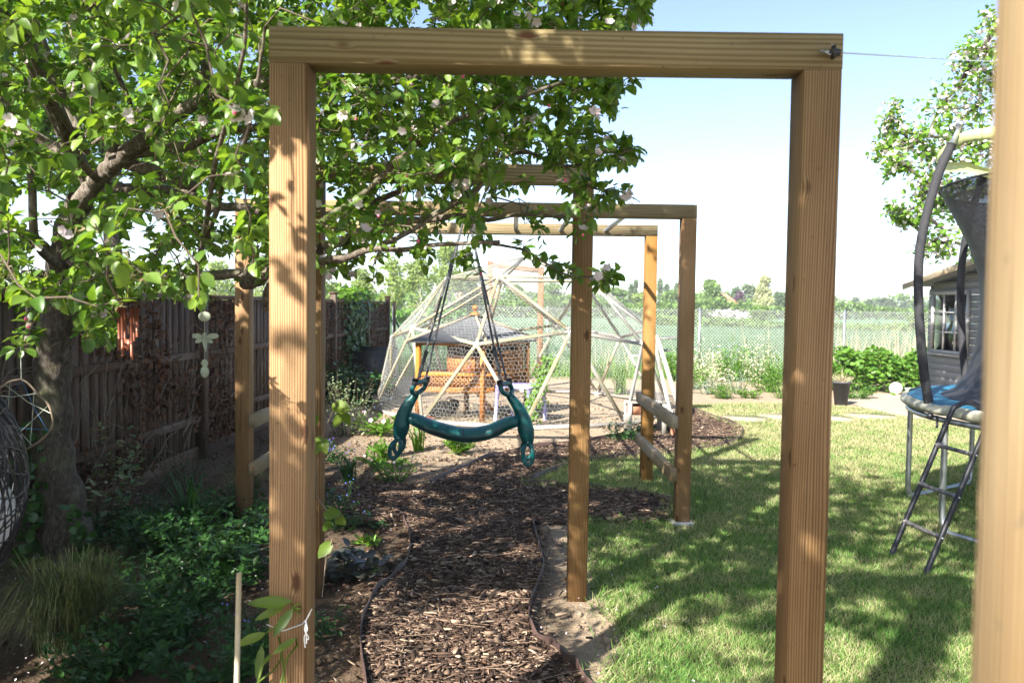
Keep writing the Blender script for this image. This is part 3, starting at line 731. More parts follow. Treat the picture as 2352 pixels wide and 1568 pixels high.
for k_, p in sorted(Vd.items()):
    o = (p - DC) / DR; mb = MB(); mb.tube([p - o * .02, p + o * .02], [.045, .038], 8)
    nb = [q_ if p_ == k_ else p_ for p_, q_ in edges if k_ in (p_, q_)]
    for nbk in nb:
        d = Vd[nbk] - p; d /= np.linalg.norm(d); mb.tube([p, p + d * .085], .016, 6)
    obj('hub', mb, M['white'], dome)
# chicken wire
CELL = .056
mb = MB()
for tr in TRI:
    A, B, C = [np.array(Vd[x]) for x in tr]; nrm = np.cross(B - A, C - A); nrm /= np.linalg.norm(nrm)
    if nrm @ (A - DC) < 0: nrm = -nrm
    u = np.cross([0, 0, 1], nrm); u = u / np.linalg.norm(u) if np.linalg.norm(u) > 1e-3 else np.array([1., 0, 0]); v = np.cross(nrm, u)
    org = (A + B + C) / 3 + nrm * .018
    tri2 = [((x - org) @ u, (x - org) @ v) for x in (A, B, C)]
    R_ = 1.6; s_ = CELL / math.sqrt(3)
    ii, jj = np.meshgrid(np.arange(-40, 41), np.arange(-40, 41))
    cx = (ii * CELL + (jj % 2) * CELL / 2).ravel(); cy = (jj * s_ * 1.5).ravel()
    # slack and stretched netting
    def warp(x, y): return x + .012 * np.sin(y * 9 + A[0] * 7) + .007 * np.sin(x * 31 + y * 17), y + .012 * np.sin(x * 8 + A[1] * 5) + .007 * np.sin(x * 23 - y * 29)
    for (a0, a1) in ((30, 90), (90, 150), (150, 210)):
        x0, y0 = warp(cx + s_ * math.cos(rd(a0)), cy + s_ * math.sin(rd(a0))); x1, y1 = warp(cx + s_ * math.cos(rd(a1)), cy + s_ * math.sin(rd(a1)))
        ok = in_poly(np.c_[x0, y0], tri2) & in_poly(np.c_[x1, y1], tri2) & (rng.random(len(x0)) > .01)
        x0, y0, x1, y1 = x0[ok], y0[ok], x1[ok], y1[ok]
        bul = lambda x, y: .012 * np.sin(x * 5 + A[2] * 9) * np.cos(y * 6)
        P0 = org + x0[:, None] * u + y0[:, None] * v + bul(x0, y0)[:, None] * nrm; P1 = org + x1[:, None] * u + y1[:, None] * v + bul(x1, y1)[:, None] * nrm
        mb.wires(P0, P1, .0010)
obj('chicken_wire', mb, M['wirepale'], dome)
# low boards round the foot of the dome
for k in range(10):
    p, q_ = Vd['E%d' % k], Vd['E%d' % ((k + 1) % 10)]; p = p.copy(); q_ = q_.copy()
    o = ((p + q_) / 2 - DC); o /= np.linalg.norm(o)
    timber('kick_board', p * [1, 1, 0] + o * .03 + [0, 0, .03], q_ * [1, 1, 0] + o * .03 + [0, 0, .03], .02, .05, M['greywood'], dome, up=(0, 0, 1))

# ------------------------------------------------------------------ hutch
HC = np.array([-.62, 11.05, 0.]); 
ha = math.radians(-17)
HU = np.array([math.cos(ha), math.sin(ha), 0]); HV = np.array([-HU[1], HU[0], 0])   # HU along front-left face, HV depth
# corner nearest the viewer
CN = at(1108, 965, 10.35); CN[2] = 0
HU = np.array([-.985, .12, 0]); HU /= np.linalg.norm(HU); HV = np.array([.56, .83, 0]); HV /= np.linalg.norm(HV)
WA, WB = .86, 1.05
hut = thing('rabbit_hutch', 'orange wooden rabbit hutch on legs with grey felt pyramid roof inside the dome', 'hutch', tuple(CN))
cor = [CN, CN + HU * WA, CN + HU * WA + HV * WB, CN + HV * WB]
for c in cor: timber('leg', c, c + [0, 0, 1.06], .06, .06, M['hutch'], hut, up=HV)
def plank(name, p, q_, z0, z1, th, m): timber(name, p + np.array([0, 0, (z0 + z1) / 2]), q_ + np.array([0, 0, (z0 + z1) / 2]), th, z1 - z0, M[m], hut, up=(0, 0, 1))
inn = .03
for i, (p, q_) in enumerate(((cor[0], cor[1]), (cor[0], cor[3]), (cor[1], cor[2]), (cor[3], cor[2]))):
    d = (q_ - p) / np.linalg.norm(q_ - p); p = p + d * inn; q_ = q_ - d * inn
    plank('rail', p, q_, 1.0, 1.06, .04, 'hutch'); plank('rail', p, q_, .60, .645, .04, 'hutch'); plank('rail', p, q_, .385, .455, .045, 'hutch')
    mb = MB(); L_ = np.linalg.norm(q_ - p); n_ = int(L_ / .055)      # diagonal lattice
    for k in range(n_ + 3):
        for s_ in (1, -1):
            x0 = k * .055 - .08; x1 = x0 + .145
            t0 = max(0, -x0 / .145); t1 = min(1, (L_ - x0) / .145)
            if t1 <= t0: continue
            za, zb = (.455, .60) if s_ > 0 else (.60, .455)
            P0 = p + d * (x0 + t0 * .145); P1 = p + d * (x0 + t1 * .145)
            mb.bar(P0 + [0, 0, za + (zb - za) * t0], P1 + [0, 0, za + (zb - za) * t1], .006 + .003 * (s_ > 0), .014, up=(0, 0, 1))
    obj('lattice', mb, M['hutch'], hut)
    mb = MB(); n_ = int(L_ / .025)                       # wire bars
    xs = np.linspace(0, L_, n_); P0 = p + xs[:, None] * d
    rngz = ((.645, 1.0), (.02, .385)) if i != 1 else ((.02, .385),)
    for z0, z1 in rngz:
        mb.wires(P0 + [0, 0, z0], P0 + [0, 0, z1], .0012)
        for z in np.linspace(z0, z1, 6): mb.wires([p + [0, 0, z]], [q_ + [0, 0, z]], .0012)
    obj('wire_panel', mb, M['wiredark'], hut)
# solid right hand face with door, shelf box inside
d = HV; p0 = CN + HV * .22; p1 = CN + HV * .78
mb = MB()
for k in range(6): mb.box((p0 + p1) / 2 + [0, 0, .49 + k * .068], (.016, .56, .066), np.stack([np.cross(HV, [0, 0, 1]), HV, [0, 0, 1]], 1))
obj('door', mb, M['hutch'], hut)
mb = MB()
for zz in (.46, .90): mb.bar(p0 + [.02, -.01, zz], p1 + [.02, -.01, zz], .02, .03)
for q_ in (p0, p1): mb.bar(q_ + [.02, -.01, .46], q_ + [.02, -.01, .90], .03, .02, up=HV)
obj('door_frame', mb, M['hutch'], hut)
mb = MB(); MM = np.stack([HU, HV, [0, 0, 1]], 1)
mb.box(CN + HU * .30 + HV * .14 + [0, 0, .76], (.52, .02, .22), MM); mb.box(CN + HU * .30 + HV * .42 + [0, 0, .66], (.52, .52, .02), MM); obj('shelter_board', mb, M['hutch'], hut)
mb = MB(); mb.box(CN + HU * .44 + HV * .96 + [0, 0, .82], (.76, .016, .34), MM); mb.box(CN + HU * .57 + HV * .55 + [0, 0, .82], (.016, .78, .34), MM); obj('inner_wall', mb, M['bark_post'], hut)
mb = MB(); mb.box(CN + HU * .015 + HV * .89 + [0, 0, .82], (.016, .18, .34), MM); obj('side_board', mb, M['hutch'], hut)
mb = MB(); mb.box((cor[0] + cor[2]) / 2 + [0, 0, .62], (WA - .08, WB - .08, .02), MM); obj('floor_board', mb, M['hutch'], hut)
mb = MB(); mb.bar(CN + HU * .45 + HV * .3 + [0, 0, .58], CN + HU * .15 + HV * .55 + [0, 0, .06], .2, .015); obj('ramp', mb, M['hutch'], hut)
# roof
cen = (cor[0] + cor[2]) / 2; ap = cen + np.array([0, 0, 1.40]); ov = .16
ec = [c + (c - cen) / np.linalg.norm(c - cen) * ov + np.array([0, 0, 1.055]) for c in cor]
mb = MB(); mb.add(ec + [ap] + [c - [0, 0, .02] for c in ec], tris=[[0, 1, 4], [1, 2, 4], [2, 3, 4], [3, 0, 4]], quads=[[0, 1, 6, 5], [1, 2, 7, 6], [2, 3, 8, 7], [3, 0, 5, 8], [5, 6, 7, 8]])
rf = obj('roof', mb, M['felt'], hut)
for c in ec: timber('hip_batten', c + [0, 0, .01], ap + [0, 0, .012], .035, .02, M['bark_post'] if 0 else M['bargeboard'], hut)
mb = MB(); mb.lathe(ap + [0, 0, .0], [(.07, 0), (.075, .02), (.03, .035), (.018, .05), (.02, .06), (.038, .08), (.045, .10), (.038, .122), (.015, .135), (.0001, .137)], 14); obj('finial', mb, M['hutch'], hut, smooth=True)
# water bottle
wb = thing('water_bottle', 'clear water bottle with red cap hanging on the hutch wire', 'bottle', tuple(CN + HU * .16 + HV * -.04 + [0, 0, .72]))
b = np.array(wb.location); mb = MB(); mb.lathe(b, [(.0001, .22), (.03, .22), (.032, .2), (.032, .03), (.02, .01)], 14); obj('bottle_body', mb, M['glass'], wb, smooth=True)
mb = MB(); mb.lathe(b, [(.024, .03), (.026, 0), (.02, -.015), (.006, -.03), (.005, -.07)], 12); obj('cap', mb, M['red'], wb, smooth=True)

# animals in the run: a black hen shaped fluffy pet rabbit lying
rb = gr(1022, 966); rb[1] = 10.7; rb[0] = (1022 - 1176) / 1829 * 10.7; rb[2] = 0
mb = MB(); mb.ball(rb + [0, 0, .12], .125, 24, 14, (1.35, .85, 1.0)); mb.ball(rb + [.13, -.03, .2], .075, 18, 12, (1.0, .85, 1.0)); mb.ball(rb + [-.15, 0, .06], .05, 12, 8)
rab = thing('rabbit', 'black rabbit lying down under the front of the hutch', 'rabbit', tuple(rb))
obj('body', mb, M['blackfur'], rab, smooth=True)
mb = MB()
for s_ in (-.025, .025): mb.tube([rb + [.12, s_ - .02, .25], rb + [.07, s_ - .02, .285], rb + [.02, s_ - .02, .27]], [.012, .022, .008], 8)
obj('ear', mb, M['brownfur'], rab, smooth=True)
tr_ = at(968, 958, 10.35); tr_[2] = 0; mb = MB(); mb.lathe(tr_, [(.001, .01), (.12, .01), (.15, .06), (.155, .06), (.13, .0), (.001, .0)], 20)
tag(obj('feeding_tray', mb, M['red'], origin=tr_), 'shallow faded red tray on the ground under the hutch', 'tray')

mb = MB(); n = 5000; a = rng.random(n) * 2 * PI; r_ = rng.random(n) ** .6
P = np.c_[-.55 + r_ * 1.0 * np.cos(a), 10.9 + r_ * .9 * np.sin(a), .01 + rng.random(n) * .05]
mb.leaves(P, unit(n) * [1, 1, .2], unit(n) * .3 + [0, 0, 1], rng.uniform(.04, .11, n), .06, 'tri')
stuff('straw_bedding', mb, M['straw'], 'pale loose straw scattered under the rabbit hutch', 'straw')

# lilac table
tb = at(1195, 975, 10.55); tb[2] = 0
tab = thing('kids_table', 'small lilac plastic table with three legs in view beside the hutch', 'table', tuple(tb))
a_ = rd(-28); ux = np.array([math.cos(a_), math.sin(a_), 0]); uy = np.array([-math.sin(a_), math.cos(a_), 0]); MM = np.stack([ux, uy, [0, 0, 1]], 1)
mb = MB()
ring = []
hw, hd, rr_ = .27, .25, .06
for cx_, cy_, s0 in ((hw - rr_, -hd + rr_, -90), (hw - rr_, hd - rr_, 0), (-hw + rr_, hd - rr_, 90), (-hw + rr_, -hd + rr_, 180)):
    for k in range(5): an = rd(s0 + k * 22.5); ring.append((cx_ + rr_ * math.cos(an), cy_ + rr_ * math.sin(an)))
nR = len(ring); V = []
for sc_, z in ((.97, .49), (1, .483), (1, .455), (.93, .455), (.93, .475)): V += [tb + ux * x * sc_ + uy * y * sc_ + np.array([0, 0, z]) for x, y in ring]
mb.add(V, quads=[[l * nR + i, l * nR + (i + 1) % nR, (l + 1) * nR + (i + 1) % nR, (l + 1) * nR + i] for l in range(4) for i in range(nR)], ngons=[list(range(nR))[::-1], list(range(4 * nR, 5 * nR))])
obj('tabletop', mb, M['lilac'], tab)
for sx_, sy_ in ((1, 1), (1, -1), (-1, -1), (-1, 1)):
    b = tb + ux * sx_ * (hw - .045) + uy * sy_ * (hd - .045); o = ux * sx_ * .03 + uy * sy_ * .03
    mb = MB(); mb.tube([b + [0, 0, .47], b + o * .3 + [0, 0, .36], b + o * .32 + [0, 0, .355], b + o + [0, 0, 0]], [.042, .036, .027, .022], 10); obj('leg', mb, M['lilac'], tab, smooth=True)

#@@YARD
# ------------------------------------------------------------------ timber frame behind the dome
tf = thing('timber_frame', 'rustic brown timber goal frame standing behind the dome', 'frame', (-.45, 15.8, 0))
pl = at(1126, 600, 15.8); pr = at(1243, 614, 15.2)
timber('post', (pl[0], 15.8, 0), (pl[0], 15.8, pl[2]), .1, .1, M['bark_post'], tf)
timber('post', (pr[0], 15.2, 0), (pr[0], 15.2, pr[2]), .11, .11, M['bark_post'], tf)
timber('top_rail', (pl[0] + .05, 15.77, pl[2] - .08), (pr[0] - .055, 15.23, pr[2] - .06), .07, .1, M['bark_post'], tf, up=(0, 0, 1))

# ------------------------------------------------------------------ garden fence on the left
fen = thing('garden_fence', 'tall dark close board garden fence with dead ivy along the left side', 'fence', (-3.1, 7.7, 0))
FXa, FXb = -3.17, -2.70
def fx(y): return FXa + (FXb - FXa) * (y - 3) / 14.3
posts_y = [.2, 2.7, 5.2, 7.72, 10.2, 12.7, 15.2, 17.25]
for i, y in enumerate(posts_y):
    tall = 1.69
    timber('post', (fx(y), y, 0), (fx(y), y, tall), .1, .1, M['fencewood'], fen)
    mb = MB(); mb.box((fx(y), y, tall + .012), (.13, .13, .022)); obj('post_cap', mb, M['fencewood'], fen)
    if i < len(posts_y) - 1:
        y1 = posts_y[i + 1]; ya, yb = y + .05, y1 - .05; xa = fx(ya); xb = fx(yb)
        mb = MB(); nb = int((yb - ya) / .118)
        for k in range(nb):
            t0 = (k + .5) / nb; yy = ya + (yb - ya) * t0
            ang = rd(3 + random.uniform(-1, 1)); dz = random.uniform(-.006, .006)
            Mx = np.array([[math.cos(ang), -math.sin(ang), 0], [math.sin(ang), math.cos(ang), 0], [0, 0, 1]])
            mb.box((fx(yy) - .035 + random.uniform(-.002, .002), yy, .80 + dz), (.014, .128, 1.50), Mx)
        obj('panel', mb, M['fencewood'], fen)
        for z in (.40, 1.02): timber('arris_rail', (xa - .003, ya, z), (xb - .003, yb, z), .045, .065, M['fencewood'], fen, up=(0, 0, 1))
        timber('cap_rail', (xa - .03, ya, 1.575), (xb - .03, yb, 1.575), .07, .045, M['fencewood'], fen, up=(0, 0, 1))
        timber('gravel_board', (xa - .02, ya, .06), (xb - .02, yb, .06), .03, .13, M['fencewood'], fen, up=(0, 0, 1))
timber('corner_batten', (fx(17.25) + .16, 17.2, 0), (fx(17.25) + .16, 17.2, 1.6), .05, .05, M['fencewood'], fen)

# ------------------------------------------------------------------ chain link fence
cl = thing('chain_link_fence', 'chain link fence on thin steel posts between the garden and the wheat field', 'fence', (4.1, 17.5, 0))
CY = 17.5
for k, x in enumerate((-2.62, .78, 4.12, 7.30, 10.5)):
    mb = MB(); mb.box((x, CY, .77), (.04, .04, 1.54)); mb.box((x, CY, 1.545), (.046, .046, .012)); obj('post', mb, M['wiredark'] if k < 2 else M['galv'], cl)
mb = MB(); mb.bar((-2.58, CY, 1.2), (-1.95, CY + .02, .1), .04, .04); obj('brace', mb, M['blackplastic'], cl)
mb = MB(); x0, x1, zt, zb = -2.6, 12.2, 1.50, .03; S = .072
P0 = []; P1 = []
for s_ in (1, -1):
    for k in range(int((x1 - x0 + 1.6) / S)):
        b0 = x0 - .8 + k * S if s_ > 0 else x0 + .8 + k * S - 1.0
        xa, za, xb, zb_ = b0, zb, b0 + s_ * (zt - zb) / 1.05, zt
        lo, hi = min(xa, xb), max(xa, xb)
        if hi < x0 or lo > x1 or lo < x0 - .0: continue
        # zigzag in depth so that the wires weave
        P0.append((xa, CY + .004 * s_, za)); P1.append((xb, CY - .004 * s_, zb_))
        P0.append((xb, CY, zb_)); P1.append((xb + .012 * s_, CY, zb_ + .03))
mb.wires(P0, P1, .0034); 
for z in (.35, .95, 1.49): mb.wires([(x0, CY - .006, z)], [(x1, CY - .006, z)], .0018)
obj('wire_mesh', mb, M['wirepale'], cl)

# ------------------------------------------------------------------ trampoline
TC = np.array([4.42, 5.55, 0.]); TR = 1.50; TZ = .86
tp = thing('trampoline', 'round blue trampoline with tall black safety net and cream skirt', 'trampoline', tuple(TC))
mb = MB(); mb.lathe(TC + [0, 0, TZ], [(TR - .28, .025), (TR - .2, .045), (TR - .06, .04), (TR - .02, .02), (TR - .0, .0)], 60); obj('pad', mb, M['blue'], tp, smooth=True)
mb = MB(); n_ = 90
V = []
for (r0, z0) in ((TR - .015, .03), (TR + .022, -.0), (TR + .015, -.032), (TR - .03, -.05)):
    for k in range(n_):
        t_ = 2 * PI * k / n_; wob = .009 * math.sin(13 * t_ + z0 * 60) + .006 * math.sin(31 * t_)
        V.append(TC + np.array([(r0 + wob) * math.cos(t_), (r0 + wob) * math.sin(t_), TZ + z0 + wob * .8]))
mb.add(V, quads=[[l * n_ + k, l * n_ + (k + 1) % n_, (l + 1) * n_ + (k + 1) % n_, (l + 1) * n_ + k] for l in range(3) for k in range(n_)]); obj('skirt', mb, M['cream'], tp, smooth=True)
mb = MB(); th_ = np.linspace(0, 2 * PI, 61); mb.tube([TC + np.array([(TR - .03) * math.cos(a), (TR - .03) * math.sin(a), TZ - .075]) for a in th_], .02, 10, cap=False, ref=(0, 0, 1)); obj('frame_ring', mb, M['galv'], tp, smooth=True)
mb = MB(); mb.lathe(TC + [0, 0, TZ], [(.0001, -.01), (.5, -.005), (TR - .27, .01)], 48); obj('jumping_mat', mb, M['foam'], tp, smooth=True)
# U legs: (angle a, angle b)
for a0, a1 in ((186, 226), (268, 308), (-10, 30), (104, 144)):
    pa = TC + (TR - .03) * np.array([math.cos(rd(a0)), math.sin(rd(a0)), 0]); pb = TC + (TR - .03) * np.array([math.cos(rd(a1)), math.sin(rd(a1)), 0])
    d = (pb - pa)
    mb = MB(); mb.tube(smooth_line([pa + [0, 0, TZ - .1], pa + [0, 0, .35], pa + [0, 0, .14], pa + d * .03 + [0, 0, .05], pa + d * .12 + [0, 0, .022], pb - d * .12 + [0, 0, .022], pb - d * .03 + [0, 0, .05], pb + [0, 0, .14], pb + [0, 0, .35], pb + [0, 0, TZ - .1]], 5), .021, 10, ref=(d[1], -d[0], 0.01)); obj('leg', mb, M['galv'], tp, smooth=True)
# net: waisted
mb = MB(); n_ = 64
prof = [(1.24, TZ + .035), (1.15, TZ + .08), (1.07, TZ + .2), (1.02, TZ + .4), (1.0, TZ + .7), (1.03, TZ + .95), (1.12, TZ + 1.2), (1.22, TZ + 1.4), (1.31, TZ + 1.58)]
V = []
PA = [171, 226, 281, 336, 31, 86, 131]
for r0, z0 in prof:
    for k in range(n_):
        t_ = 2 * PI * k / n_; wob = .012 * math.sin(9 * t_ + z0 * 3)
        V.append(TC + np.array([(r0 + wob) * math.cos(t_), (r0 + wob) * math.sin(t_), z0]))
mb.add(V, quads=[[l * n_ + k, l * n_ + (k + 1) % n_, (l + 1) * n_ + (k + 1) % n_, (l + 1) * n_ + k] for l in range(len(prof) - 1) for k in range(n_)]); obj('safety_net', mb, M['net'], tp, smooth=True)
mb = MB(); th_ = np.linspace(0, 2 * PI, 49); mb.tube([TC + np.array([1.31 * math.cos(a), 1.31 * math.sin(a), TZ + 1.58]) for a in th_], .008, 6, cap=False, ref=(0, 0, 1)); obj('net_cord', mb, M['foam'], tp)
mb = MB(); n_ = 60; V = []
for r0, z0 in ((1.31, TZ + 1.83), (1.33, TZ + 1.85), (1.33, TZ + 1.90), (1.31, TZ + 1.91)):
    for k in range(n_): t_ = 2 * PI * k / n_; V.append(TC + np.array([r0 * math.cos(t_), r0 * math.sin(t_), z0 - .05 * abs(math.sin(3 * t_))]))
mb.add(V, quads=[[l * n_ + k, l * n_ + (k + 1) % n_, (l + 1) * n_ + (k + 1) % n_, (l + 1) * n_ + k] for l in range(3) for k in range(n_)]); obj('top_band', mb, M['lime'], tp, smooth=True)
for a0 in (178, 250, 322, 34, 107):
    u = np.array([math.cos(rd(a0)), math.sin(rd(a0)), 0]); pts = smooth_line([TC + u * r0 + [0, 0, z0] for r0, z0 in ((TR - .03, TZ + .0), (TR + .03, TZ + .35), (TR + .075, TZ + .85), (TR + .06, TZ + 1.2), (TR - .03, TZ + 1.6), (TR - .12, TZ + 1.83))], 5)
    mb = MB(); mb.tube(pts, .031, 12); obj('padded_pole', mb, M['foam'], tp, smooth=True)
    e = pts[-1]; d = pts[-1] - pts[-2]; d /= np.linalg.norm(d); mb = MB(); mb.tube([e, e + d * .15, ], .017, 10); mb.ball(e + d * .15, .024, 10, 6); obj('pole_tip', mb, M['galv'], tp, smooth=True)
mb = MB(); k_ = at(2136, 955, 5.42); mb.ball(k_, .025, 10, 8); mb.tube([k_ + [.02, 0, 0], k_ + [.05, 0, 0], k_ + [.05, 0, -.08]], .009, 6); obj('clamp', mb, M['blackplastic'], tp)

# ladder
ld = thing('trampoline_ladder', 'dark three rung ladder leaning against the trampoline rim', 'ladder', tuple(gr(2085, 1300)))
F0 = gr(2045, 1278); F1 = gr(2125, 1320)
F1 = F0 + np.array([.04, -.34, 0]); T0 = np.array([2.80, 5.06, .86]); T1 = np.array([2.84, 4.72, .86])
tops = [[T_, T_ + [.05, .01, .065], T_ + [.14, .03, .085], T_ + [.22, .05, .05], T_ + [.25, .06, -.0]] for T_ in (T0, T1)]
for F_, tt_ in ((F0, tops[0]), (F1, tops[1])):
    mb = MB(); mb.tube(smooth_line([F_, F_ * .5 + tt_[0] * .5] + tt_, 5), .0165, 10, ref=(1, .3, 0)); obj('side_rail', mb, M['rail'], ld, smooth=True)
for f in (.245, .51, .79):
    p = F0 + (T0 - F0) * f; q_ = F1 + (T1 - F1) * f; d = (q_ - p) / np.linalg.norm(q_ - p)
    mb = MB(); mb.tube([p, p + d * .03, p + d * .05, q_ - d * .05, q_ - d * .03, q_], [.018, .017, .0125, .0125, .017, .018], 10); r_ = obj('rung', mb, M['worn'], ld, smooth=True)
    mb = MB()
    for e in (p, q_): mb.ball(e + [0, -.018, 0], .008, 8, 5)
    obj('bolt', mb, M['galv'], r_)

# ------------------------------------------------------------------ shed
SY = 14.35; XA = 7.5; XB = XA + 3.2; XM = (XA + XB) / 2 + .5; EZ = 1.97; SL = .16; AZ = EZ + (XM - XA) * SL
# built facing -y from its corner, then turned so that the windowed wall faces the garden
sh = thing('garden_shed', 'grey painted wooden shed with white barred window and overhanging roof', 'shed', (XA, SY, 0))
wx0, wx1, wz0, wz1 = XA + .17, XA + 1.27, .84, 1.86
mb = MB(); bh = .118; z = .05
while z < AZ:
    zt_ = min(z + bh - .006, AZ); zc = (z + zt_) / 2; xa, xb = XA, XB
    if zc > EZ: k_ = (zc - EZ) / SL; xa = XA + k_; xb = XB - k_ * .5
    for x0, x1 in (((xa, wx0), (wx1, xb)) if wz0 < zc < wz1 else ((xa, xb),)):
        if x1 - x0 > .02: mb.box(((x0 + x1) / 2, SY, zc), (x1 - x0, .018, zt_ - z)); mb.box(((x0 + x1) / 2, SY - .006, z + .012), (x1 - x0 - .004, .02, .02))
    z += bh
obj('front_wall', mb, M['shed'], sh)
mb = MB(); mb.box(((XA + XB) / 2, SY + 2.0, 1.0), (XB - XA, .02, 1.95)); obj('back_wall', mb, M['shed'], sh)
mb = MB(); mb.box((XB, SY + 1.0, (EZ + .05) / 2), (.02, 1.95, EZ - .05)); obj('side_wall', mb, M['shed'], sh)
mb = MB(); mb.box((XA + .01, SY + 1.0, .43), (.02, 1.97, .76)); mb.box((XA + .01, SY + 1.0, 1.93), (.02, 1.97, .12))
for y in (.06, 1.0, 1.92): mb.box((XA + .01, SY + y, 1.34), (.02, .08, 1.06))
obj('window_wall', mb, M['shed'], sh)
wn = MB(); f = .06; y = SY - .02
for x in (wx0, wx1): wn.box((x, y, (wz0 + wz1) / 2), (f, .05, wz1 - wz0 + f))
for z in (wz0, wz1): wn.box(((wx0 + wx1) / 2, y, z), (wx1 - wx0 - f, .05, f))
for k in (1, 2):
    wn.box((wx0 + (wx1 - wx0) * k / 3, y, (wz0 + wz1) / 2), (.035, .03, wz1 - wz0 - f)); wn.box(((wx0 + wx1) / 2, y + .002, wz0 + (wz1 - wz0) * k / 3), (wx1 - wx0 - f, .027, .025))
wn.box(((wx0 + wx1) / 2, y - .02, wz0 - .045), (wx1 - wx0 + .16, .09, .025))
wf = obj('window', wn, M['shedframe'], sh); gl = MB(); gl.box(((wx0 + wx1) / 2, y + .02, (wz0 + wz1) / 2), (wx1 - wx0, .003, wz1 - wz0)); obj('pane', gl, M['glass'], wf)
mb = MB(); ea = np.array([XA - .22, EZ - .22 * SL + .05]); am = np.array([XM, AZ + .05]); eb = np.array([XB + .2, EZ - .05])
V = [(p[0], yy, p[1] + z) for yy in (SY - .36, SY + 2.3) for p in (ea, am, eb) for z in (0, .03)]
mb.add(V, quads=[[0, 2, 8, 6], [1, 7, 9, 3], [2, 4, 10, 8], [3, 9, 11, 5], [0, 1, 3, 2], [2, 3, 5, 4], [6, 8, 9, 7], [8, 10, 11, 9], [0, 6, 7, 1], [4, 5, 11, 10]])
obj('roof', mb, M['felt'], sh)
timber('barge_board', (ea[0] - .02, SY - .37, ea[1] - .01), (XM, SY - .37, am[1] - .01), .02, .10, M['bargeboard'], sh, up=(0, 0, 1))
timber('barge_board', (XM, SY - .37, am[1] - .01), (eb[0] + .02, SY - .37, eb[1] - .01), .02, .10, M['bargeboard'], sh, up=(0, 0, 1))
sh.rotation_euler.z = -PI / 2

# ------------------------------------------------------------------ small yard things
bl = gr(2057, 906); mb = MB(); mb.ball(bl + [0, 0, .115], .115, 28, 18); tag(obj('football', mb, M['white'], smooth=True, origin=bl), 'scuffed white ball on the patio in front of the nettles', 'ball')
pt = gr(1931, 930); pot = thing('plant_pot', 'tall dark grey plant pot with dried plant at the lawn edge', 'plant pot', tuple(pt))
mb = MB(); mb.lathe(pt, [(.001, 0), (.095, 0), (.14, .36), (.148, .36), (.148, .385), (.135, .385), (.13, .33), (.001, .33)], 22); obj('pot', mb, M['potgrey'], pot)
mb = MB(); n = 90; mb.leaves(np.tile(pt + [0, 0, .35], (n, 1)) + rng.normal(0, .03, (n, 3)), unit(n) * [1, 1, .6] + [0, 0, .8], unit(n), rng.uniform(.1, .3, n), .06, 'blade'); obj('dry_plant', mb, M['straw'], pot)
tg = at(2105, 902, 14.2); tg[2] = 0; mb = MB(); mb.box(tg + [.1, 0, .07], (.5, .22, .14)); mb.box(tg + [.1, 0, .148], (.53, .25, .02)); tag(obj('white_trough', mb, M['white'], origin=tg), 'low white trough on the patio beside the shed', 'trough')
bc = at(868, 860, 13.6); bc[2] = 0; cb = thing('compost_bin', 'black plastic edged compost heap in the far left corner', 'compost bin', tuple(bc))
mb = MB(); mb.box(bc + [-.1, 0, .35], (.7, .02, .75)); mb.box(bc + [-.1, .6, .38], (.7, .02, .8)); mb.box(bc + [.25, .3, .36], (.02, .58, .74)); obj('sides', mb, M['blackplastic'], cb)
mb = MB(); n = 900; P = bc + np.c_[rng.uniform(-.5, .35, n), rng.uniform(-.35, .1, n), np.abs(rng.normal(0, .25, n))]; mb.leaves(P, unit(n), unit(n), rng.uniform(.05, .16, n), .12, 'blade'); obj('heap', mb, M['twig'], cb)
# weathered box with slate lid, right of the dome
wx = at(1478, 960, 9.6); wx[2] = 0; ws = thing('wooden_planter_table', 'weathered wooden stand with grey slatted top behind the climbing frame', 'stand', tuple(wx))
mb = MB()
for k in range(5): mb.box(wx + [.02, -.14 + .075 * k, .40 - .012 * k], (.46, .068, .02))
obj('slatted_top', mb, M['greywood'], ws)
for x in (-.19, .22):
    for y in (-.15, .15): timber('leg', wx + [x, y, 0], wx + [x, y, .39], .05, .05, M['greywood'], ws)
mb = MB(); mb.box(wx + [.02, 0, .30], (.42, .3, .1)); obj('box', mb, M['terracotta'], ws)
for dx, r0, lab in ((.30, .085, 'terracotta pot on its side next to the weathered stand'),):
    c = wx + [dx, -.25, .08]; mb = MB(); mb.tube([c, c + [.13, .02, 0], c + [.131, .02, 0], c + [.15, .02, 0]], [r0 * .65, r0 * .9, r0, r0], 16); tag(obj('terracotta_pot', mb, M['terracotta'], origin=c - [0, 0, .08]), lab, 'flower pot', 'terracotta pots')
mb = MB(); c = at(1500, 800, 11.2); mb.bar(c + [-.35, 0, .1], c + [.3, 0, .16], .3, .02); mb.bar(c + [-.3, .1, -.12], c + [.25, .1, -.02], .2, .02); tag(obj('roost_shelf', mb, M['greywood'], origin=c), 'weathered board shelf fixed high at the right of the dome', 'shelf')
for (sx, sy, Y) in ((1520, 985, 10.0),):
    lean = thing('leaning_batten', 'pair of weathered grey battens leaning behind the right climbing frame post', 'timber', tuple(gr(1550, 985)))
    timber('batten', gr(1572, 978), at(1508, 770, 11.0), .06, .03, M['greywood'], lean, up=(0, 1, 0)); timber('batten', gr(1548, 990), at(1500, 770, 11.1), .05, .03, M['greywood'], lean, up=(0, 1, 0))

